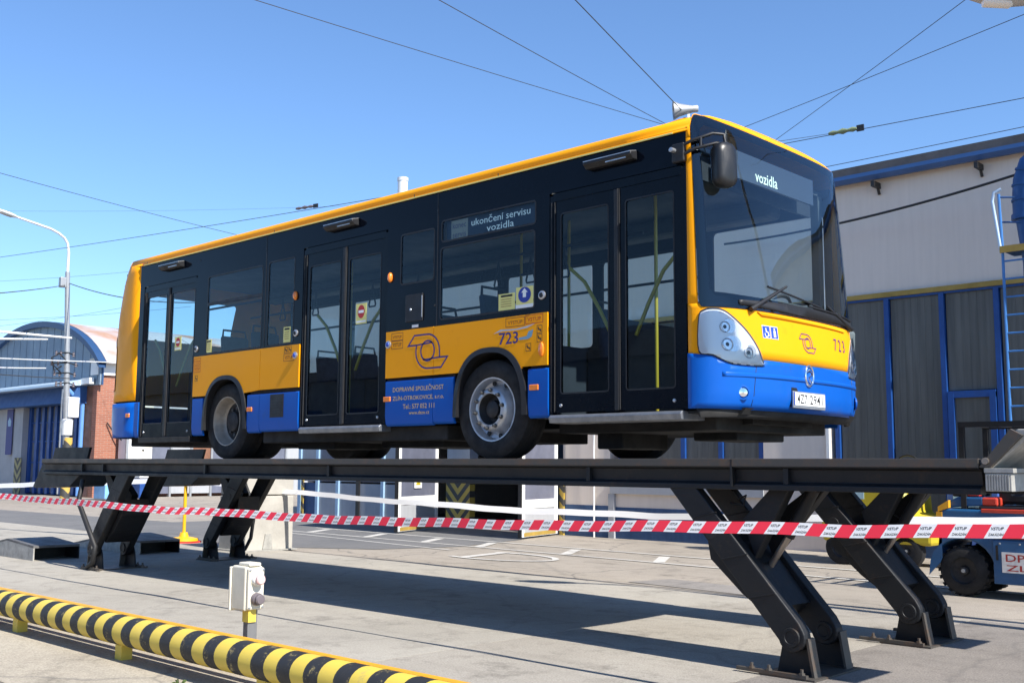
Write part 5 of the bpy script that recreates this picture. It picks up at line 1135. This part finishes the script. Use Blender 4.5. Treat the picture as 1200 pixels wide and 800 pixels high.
# ---- doors
def door(x0, x1, z0, z1, xm, gl, gz, stick=None):
    dr_ = link('door', MB().box(x0-.008, x0+.03, .006, .06, z0, z1).box(x1-.03, x1+.008, .006, .06, z0, z1).box(x0+.03, x1-.03, .006, .06, z1-.055, z1+.02).mesh('d'), 'door_black', bus)
    for i, (a, b) in enumerate(((x0+.032, xm-.006), (xm+.006, x1-.032))):
        ga, gb = gl[i]
        lf = link('leaf', patch([[(a, z0+.012), (b, z0+.012), (b, z1-.058), (a, z1-.058)], opening(ga, gb, gz[0], gz[1], .025)], lambda x, z: Vector((x, .012, z))), 'door_black', dr_, solid=.03, soff=-1)
        me = patch([opening(ga-.006, gb+.006, gz[0]-.006, gz[1]+.006, .025)], lambda x, z: Vector((x, .018, z))); link('pane', me, 'glass_door', dr_)
        sprint('pane_seal', stroke(opening(ga, gb, gz[0], gz[1], .025), .014), 'rubber_trim', -.0095, dr_)
    link('centre_seal', MB().box(xm-.022, xm+.022, -.004, .012, z0+.012, z1-.06).mesh('s'), 'rubber_trim', dr_, bevel=.006)
    for x in (x0+.012, x0+.05, xm+.03): link('edge_strip', MB().box(x-.003, x+.003, .0, .012, z0+.02, z1-.06).mesh('s'), 'hub_dark', dr_)
    for x in (x0+.12, x1-.12): link('pivot_cap', MB().lathe([(.016, 0), (.014, .008), (.001, .01)], (x, .011, z0+.075), 1, 12, sign=-1).mesh('p'), 'alu', dr_, smooth=40)
    # lamp hood above
    xc = (x0+x1)/2+(.0 if x0 > -1 else .1)
    hd_ = link('door_lamp', MB().prism([(.0, 2.60), (-.10, 2.575), (-.105, 2.55), (-.06, 2.515), (.0, 2.515)], 0, xc-.26, xc+.26).mesh('l'), 'rubber_trim', bus, bevel=.008); link('lamp_lens', MB().box(xc-.02, xc+.20, -.09, -.055, 2.528, 2.552).mesh('l'), 'alu', hd_)
    link('lamp_cap', MB().prism([(.0, 2.604), (-.104, 2.578), (-.104, 2.57), (.0, 2.596)], 0, xc-.255, xc+.255).mesh('l'), 'alu', hd_)
    return dr_
D1 = door(*DOORS[0], -1.395, ((-1.985, -1.46), (-1.33, -.735)), (.475, 2.20))
D2 = door(*DOORS[1], 2.395, ((1.755, 2.32), (2.475, 3.01)), (.485, 2.172))
D3 = door(*DOORS[2], 6.148, ((5.518, 6.055), (6.242, 6.735)), (.575, 2.19))
# inner door poles (yellow, bent) and white wear line on the glass
for (a, b) in ((1.80, 2.28), (2.95, 2.5), (5.55, 6.03), (6.72, 6.28), (-1.9, -1.5), (-.78, -1.28)):
    zs = 1.30 if a < 5 else 1.38
    link('door_grab_pole', MB().tube([(a, .10, zs+.32), (a+(b-a)*.35, .10, zs+.18), (a+(b-a)*.7, .10, zs-.08), (b, .10, zs-.34)], .017, 8).mesh('p'), 'pole_yellow', bus, smooth=60)
# ---- small fittings on the side
for x, z in ((1.508, 1.866), (3.187, 1.88)): link('repeater_lamp', MB().lathe([(.045, 0), (.045, .015), (.03, .032), (.001, .036)], (0, 0, 0), 1, 16, sign=-1).mesh('r'), 'amber', bus, smooth=50, loc=(x, -.002, z)).scale = (.62, 1, 1.15)
for x, z, y in ((.655, .588, -.014), (3.185, .612, -.014), (5.225, .642, -.014)): link('side_marker', MB().box(-.055, .055, -.014, 0, -.026, .026).mesh('m'), 'amber', bus, bevel=.007, loc=(x, y, z))
link('turn_lamp', MB().lathe([(.045, 0), (.04, .016), (.001, .022)], (0, 0, 0), 1, 16, sign=-1).mesh('m'), 'amber', bus, smooth=50, loc=(5.31, -.013, .98)).scale = (.65, 1, 1.5)
for x, z in ((-.635, 1.40), (1.532, 1.432), (1.548, 1.175), (3.187, 1.175), (5.308, 1.472)):
    bt2 = link('door_button', MB().lathe([(.040, 0), (.040, .012), (.030, .018), (.001, .018)], (x, -.002 if z > 1.3 else -.013, z), 1, 18, sign=-1).mesh('b'), 'alu', bus, smooth=40)
    link('button_face', MB().lathe([(.024, .018), (.022, .024), (.001, .025)], (x, -.002 if z > 1.3 else -.013, z), 1, 14, sign=-1).mesh('b'), 'picto_blue' if z < 1.3 else 'rubber_trim', bt2, smooth=40)
ch = link('charge_flap', MB().box(3.435, 3.70, -.012, -.0005, 1.385, 1.665).mesh('c'), 'rubber_trim', bus, bevel=.006)
link('flap_lock', MB().lathe([(.014, 0), (.012, .006), (.001, .007)], (3.52, -.012, 1.51), 1, 10, sign=-1).mesh('l'), 'alu', ch); link('flap_label', MB().box(3.535, 3.63, -.0035, -.0005, 1.325, 1.352).mesh('l'), 'sticker_white', bus)
link('flap_handle', MB().box(3.692, 3.700, -.02, -.0125, 1.42, 1.64).mesh('l'), 'alu', ch)
# prints on the side
em = sprint('company_emblem', logo(3.788, 1.073, 1.0), 'print_navy', .0145)
for s_, x0, x1, z, h_ in (('DOPRAVNÍ SPOLEČNOST', 3.27, 4.03, .712, .062), ('ZLÍN-OTROKOVICE, s.r.o.', 3.27, 4.035, .617, .06), ('Tel.: 577 052 111', 3.43, 3.90, .529, .048), ('www.dszo.cz', 3.523, 3.828, .465, .036)):
    sprint('operator_lettering', text_fit(s_, (x0+x1)/2, z, x1-x0, h_, .006), 'print_tan', .0145)
sprint('fleet_number', text_fit('723', 4.90, 1.112, .245, .112, .012), 'print_navy', .0145)
def boxed(s_, x0, x1, z0, z1, m_='print_brown'):
    sprint('door_notice', stroke([(x0, z0), (x1, z0), (x1, z1), (x0, z1)], .006), m_, .0140); sprint('door_notice', text_fit(s_, (x0+x1)/2, (z0+z1)/2, (x1-x0)*.78, (z1-z0)*.5, .006), m_, .0148)
boxed('VÝSTUP', 4.865, 5.10, 1.215, 1.295); boxed('VSTUP', 5.115, 5.325, 1.225, 1.30, 'print_red')
boxed('VÝSTUP', 3.235, 3.41, 1.21, 1.285); boxed('VSTUP', 3.235, 3.41, 1.125, 1.205)
boxed('VÝSTUP', -.655, -.50, 1.20, 1.275, 'print_red'); boxed('VSTUP', -.655, -.50, 1.10, 1.18, 'print_red'); boxed('VSTUP', 1.32, 1.52, 1.12, 1.20)
for x, z in ((5.285, 1.165), (5.285, 1.085), (5.15, 1.01), (-.59, 1.02), (1.36, 1.25), (1.44, 1.25)):
    sprint('small_pictogram', stroke([(x-.03, z-.034), (x+.03, z-.034), (x+.03, z+.034), (x-.03, z+.034)], .005), 'print_black', .0140)
    sprint('small_pictogram', stroke([(x-.016, z+.02), (x-.008, z-.004), (x+.014, z-.006), (x+.016, z-.024)], .012, False), 'print_black', .0146)
# transfer picture beside the fleet number: grey script and a teal trolley silhouette
sprint('transfer_print', ([(4.70, 1.165), (4.80, 1.20), (5.0, 1.192), (5.12, 1.205), (5.24, 1.225), (5.14, 1.19), (5.0, 1.178), (4.82, 1.182)], [(0, 1, 6, 7), (1, 2, 6), (2, 3, 5, 6), (3, 4, 5)]), 'transfer_grey', .0140)
sprint('transfer_print', ([(5.03, 1.085), (5.14, 1.085), (5.19, 1.105), (5.21, 1.17), (5.15, 1.155), (5.13, 1.115), (5.03, 1.105)], [(0, 1, 5, 6), (1, 2, 4, 5), (2, 3, 4)]), 'transfer_teal', .0140)
# stickers inside / on glass
def sticker(x0, x1, z0, z1, kind, off):
    s0 = link('sticker', MB().box(x0, x1, -off-.002, -off, z0, z1).mesh('s'), 'sticker_yellow', bus); y = off+.004
    xc, zc_ = (x0+x1)/2, (z0+z1)/2; w_, h_ = x1-x0, z1-z0
    if kind == 'no':
        sprint('sign_disc', (disc(xc, zc_+h_*.1, w_*.33, h_*.33), [tuple(range(20))]), 'sticker_red', y, s0); sprint('sign_bar', ([(xc-w_*.25, zc_+h_*.03), (xc+w_*.25, zc_+h_*.03), (xc+w_*.25, zc_+h_*.17), (xc-w_*.25, zc_+h_*.17)], [(0, 1, 2, 3)]), 'sticker_white', y+.001, s0)
        sprint('sign_text', text_fit('STOP', xc, zc_-h_*.36, w_*.7, h_*.1), 'print_red', y, s0) if False else sprint('sign_band', ([(x0+.01, z0+.015), (x1-.01, z0+.015), (x1-.01, z0+.035), (x0+.01, z0+.035)], [(0, 1, 2, 3)]), 'sticker_white', y, s0)
    elif kind == 'go':
        sprint('sign_disc', (disc(xc, zc_+h_*.12, w_*.37, h_*.37), [tuple(range(20))]), 'sticker_blue', y, s0)
        sprint('sign_arrow', ([(xc-.01*2, zc_), (xc+.02, zc_), (xc+.02, zc_+.045), (xc+.04, zc_+.045), (xc, zc_+.085), (xc-.04, zc_+.045), (xc-.02, zc_+.045)], [(0, 1, 2, 6), (3, 4, 5), (2, 3, 5, 6)]), 'sticker_white', y+.001, s0)
        sprint('sign_band', ([(x0, z0), (x1, z0), (x1, z0+h_*.17), (x0, z0+h_*.17)], [(0, 1, 2, 3)]), 'sticker_white', y, s0)
    else:
        sprint('sign_head', ([(x0+w_*.15, z1-h_*.2), (x1-w_*.15, z1-h_*.2), (x1-w_*.15, z1-h_*.08), (x0+w_*.15, z1-h_*.08)], [(0, 1, 2, 3)]), 'print_black', y, s0)
        for k in range(4): sprint('sign_line', ([(x0+w_*.15, z1-h_*(.36+.14*k)), (x1-w_*.2, z1-h_*(.36+.14*k)), (x1-w_*.2, z1-h_*(.33+.14*k)), (x0+w_*.15, z1-h_*(.33+.14*k))], [(0, 1, 2, 3)]), 'print_brown', y, s0)
sticker(4.755, 4.965, 1.378, 1.535, 'text', -.002); sticker(4.98, 5.195, 1.378, 1.575, 'go', -.002)
sticker(-.41, -.28, 1.33, 1.50, 'text', -.002); sticker(1.28, 1.42, 1.34, 1.52, 'text', -.002)
sticker(2.60, 2.78, 1.44, 1.66, 'no', -.016); sticker(-1.215, -1.05, 1.42, 1.60, 'no', -.016)
# ---- destination displays
dp = link('side_display', MB().box(3.975, 5.21, .05, .09, 2.15, 2.358).mesh('d'), 'display_panel', bus)
link('lit_block', MB().box(4.05, 4.28, .044, .049, 2.155, 2.352).mesh('d'), 'led_block', dp)
sprint('display_text', text_fit('konec', 4.165, 2.30, .19, .06), 'print_navy', -.0425, dp); sprint('display_text', text_fit('servis', 4.165, 2.205, .19, .06), 'print_navy', -.0425, dp)
sprint('display_text', text_fit('ukončení servisu', 4.72, 2.302, .78, .075), 'led_dim', -.0485, dp); sprint('display_text', text_fit('vozidla', 4.72, 2.212, .36, .066), 'led_dim', -.0485, dp)
fd = link('front_display', MB().box(6.905, 6.93, .50, 2.02, 2.40, 2.64).mesh('d'), 'display_panel', bus)
def dtext(s_, y, z, w_, h_):
    vs, fs = text_fit(s_, y, z, w_, h_, .008); me = bpy.data.meshes.new('t'); me.from_pydata([(6.934, a, b) for a, b in vs], [], fs); link('display_text', me, 'led_pale', fd)
dtext('vozidla', 1.16, 2.475, .38, .10); dtext('82', .585, 2.50, .09, .16)
# ---- cabin interior
link('cabin_floor', MB().box(-2.9, -.5, .06, 2.44, .365, .385).box(.68, 4.12, .06, 2.44, .365, .385).box(5.18, 7.0, .06, 2.44, .365, .385).box(-.5, .68, .80, 1.70, .365, .385).box(4.12, 5.18, .80, 1.70, .365, .385).mesh('f'), 'floor_dark', bus)
link('cabin_ceiling', MB().box(-2.7, 6.80, .05, 2.45, 2.58, 2.62).mesh('c'), 'interior_grey', bus)
for y in (.12, 2.12): link('light_cove', MB().box(-2.4, 6.4, y, y+.26, 2.40, 2.578).mesh('c'), 'interior_grey', bus, bevel=.05)
FW = [(-2.0, -.75, 1.32, 2.3), (-.62, .75, 1.32, 2.3), (.92, 2.3, 1.32, 2.3), (2.47, 3.85, 1.32, 2.3), (4.0, 5.35, 1.32, 2.3), (5.50, 6.78, 1.06, 2.42)]
lw = spatch('left_side', [[(-2.19, .40), (6.87, .40), (6.87, 2.664), (-2.19, 2.664)]]+[opening(*q, .05) for q in FW], 'bus_black', -.03, solid=.03, Y=2.47)
me = patch([[(-2.19, .80), (6.87, .80), (6.87, 1.30), (-2.19, 1.30)]], lambda x, z: Vector((x, 2.508, z))); link('left_waist_panel', me, 'bus_yellow', bus, solid=.006, soff=1)
me = patch([[(-2.19, .32), (6.87, .32), (6.87, .78), (-2.19, .78)]], lambda x, z: Vector((x, 2.508, z))); link('left_skirt_panel', me, 'bus_blue', bus, solid=.006, soff=1)
for q in FW:
    me = patch([opening(*q, .05)], lambda x, z: Vector((x, 2.485, z))); wn = link('left_window', me, 'glass_far', bus)
    if q[0] < 5: link('window_bar', MB().box(q[0], q[1], 2.475, 2.49, 1.95, 1.98).mesh('b'), 'rubber_trim', wn)
link('inner_lining', MB().box(-2.1, 5.35, 2.41, 2.43, .39, 1.28).mesh('l'), 'interior_dark', bus)
link('engine_tower', MB().box(-2.9, -2.15, 1.2, 2.4, .39, 1.30).mesh('l'), 'interior_dark', bus)
def seat(x, y, z, d=1):
    s0 = link('seat', MB().prism([(x-.21*d, z), (x+.23*d, z), (x+.24*d, z+.06), (x-.2*d, z+.08)], 1, y, y+.42).mesh('s'), 'seat_cloth', bus, bevel=.03)
    link('backrest', MB().prism([(x-.22*d, z+.06), (x-.15*d, z+.06), (x-.22*d, z+.62), (x-.29*d, z+.62)], 1, y+.01, y+.41).mesh('s'), 'seat_cloth', s0, bevel=.03)
    link('grab_frame', MB().tube([(x-.25*d, y+.03, z+.58), (x-.27*d, y+.05, z+.70), (x-.27*d, y+.37, z+.70), (x-.25*d, y+.39, z+.58)], .015, 8).mesh('g'), 'rubber_trim', s0, smooth=60)
    link('pedestal', MB().box(x-.1, x+.1, y+.12, y+.3, .386, z).mesh('p'), 'interior_dark', s0)
for x in (-.35, .35): seat(x, .32, .98)
for x in (-1.9, -.5, .35, 1.2, 2.0, 2.8, 3.6, 4.6): seat(x, 1.95, .85 if x < 3.9 else 1.05)
seat(4.45, .30, 1.02); seat(3.7, .32, .90)
for x0, x1 in ((4.12, 5.18), (-.5, .68)):
    for y0, y1, yw in ((.06, .80, .77), (1.70, 2.42, 1.70)): link('wheel_box', MB().box(x0, x1, y0, y1, 1.03, 1.06).box(x0, x1, yw, yw+.03, .386, 1.03).box(x0, x0+.02, y0, y1, .386, 1.03).box(x1-.02, x1, y0, y1, .386, 1.03).mesh('l'), 'interior_dark', bus)
for x, y in ((3.14, .72), (2.2, 1.6), (.6, 1.5), (4.3, 1.55), (5.95, .85), (3.55, 1.6)): link('grab_pole', MB().tube([(x, y, .386), (x, y, 2.58)], .017, 8).mesh('p'), 'pole_yellow', bus, smooth=60)
for y in (.72, 1.6): link('hand_rail', MB().tube([(-1.9, y, 2.08), (5.9, y, 2.08)], .016, 8).mesh('p'), 'rubber_trim', bus, smooth=60)
for x in (4.05, 4.5, 4.95, 2.0, 2.8, .2, .9): 
    for y in (.72, ): link('hand_strap', MB().tube([(x, y, 2.06), (x+.012, y, 1.95), (x+.06, y, 1.80), (x+.05, y, 1.775), (x-.05, y, 1.775), (x-.06, y, 1.80), (x-.012, y, 1.95)], .010, 6, closed=True).mesh('s'), 'rubber_trim', bus, smooth=60)
# driver's place
link('dashboard', MB().prism([(7.12, .8), (7.14, 1.22), (6.86, 1.30), (6.72, 1.24), (6.66, 1.05), (6.7, .8)], 1, 1.02, 2.4).mesh('d'), 'dash_grey', bus, bevel=.03)
link('instrument_binnacle', MB().prism([(7.0, 1.22), (7.0, 1.36), (6.80, 1.46), (6.70, 1.42), (6.72, 1.2)], 1, 1.25, 2.1).mesh('d'), 'dash_grey', bus, bevel=.04)
link('front_shelf', MB().prism([(7.06, .8), (7.06, 1.21), (6.90, 1.24), (6.88, .8)], 1, .36, 1.02).mesh('d'), 'dash_grey', bus, bevel=.02); link('ticket_pole', MB().tube([(6.93, .16, 1.24), (6.93, .16, 1.52)], .016, 8).mesh('p'), 'pole_yellow', bus, smooth=50)
link('steering_wheel', MB().tube([(6.62+.12*math.cos(t_), 1.78+.235*math.sin(t_), 1.40+.205*math.cos(t_)*.6) for t_ in [2*math.pi*i/28 for i in range(28)]], .016, 8, closed=True).tube([(6.62, 1.56, 1.4), (6.66, 1.78, 1.36), (6.62, 2.0, 1.4)], .015, 6).tube([(6.66, 1.78, 1.36), (6.78, 1.78, 1.15)], .03, 8).mesh('w'), 'rubber_trim', bus, smooth=60)
seat(6.05, 1.58, .95); link('cab_partition', MB().box(5.42, 5.45, 1.05, 2.42, .386, 1.35).box(5.42, 5.44, 1.05, 1.1, 1.35, 2.5).mesh('p'), 'interior_dark', bus); link('cab_door', MB().box(5.46, 6.6, 1.02, 1.05, .386, 1.22).mesh('p'), 'interior_dark', bus)
link('cab_pillar', MB().box(6.72, 6.80, 2.36, 2.44, 1.2, 2.6).mesh('p'), 'dash_grey', bus); link('sun_blind', MB().box(6.72, 6.75, .2, 2.3, 2.36, 2.58).mesh('p'), 'interior_dark', bus)

# ---- a few weeds in the plinth cracks
random.seed(3)
mat('weed_green', (.07, .11, .025), .7, var=.3, vscale=20)
for (x, y, k, lab) in ((5.02, -3.30, .45, 'small green weed growing beside the striped rail'), ):
    e = empty('weed', (x, y, .008), 0, lab, 'weed'); wm = MB()
    for j in range(14):
        a = random.random()*6.28; l = (.05+random.random()*.07)*k; c, s_ = math.cos(a), math.sin(a); wq = .010*k; zz = l*(.5+random.random()*.8)
        wm.add([(-s_*wq, c*wq, 0), (s_*wq, -c*wq, 0), (c*l*.6+s_*wq*.8, s_*l*.6-c*wq*.8, zz), (c*l, s_*l, zz*.9), (c*l*.6-s_*wq*.8, s_*l*.6+c*wq*.8, zz)], [(0, 1, 2, 3, 4)])
    link('leaves', wm.mesh('w', False), 'weed_green', e)['kind'] = 'stuff'
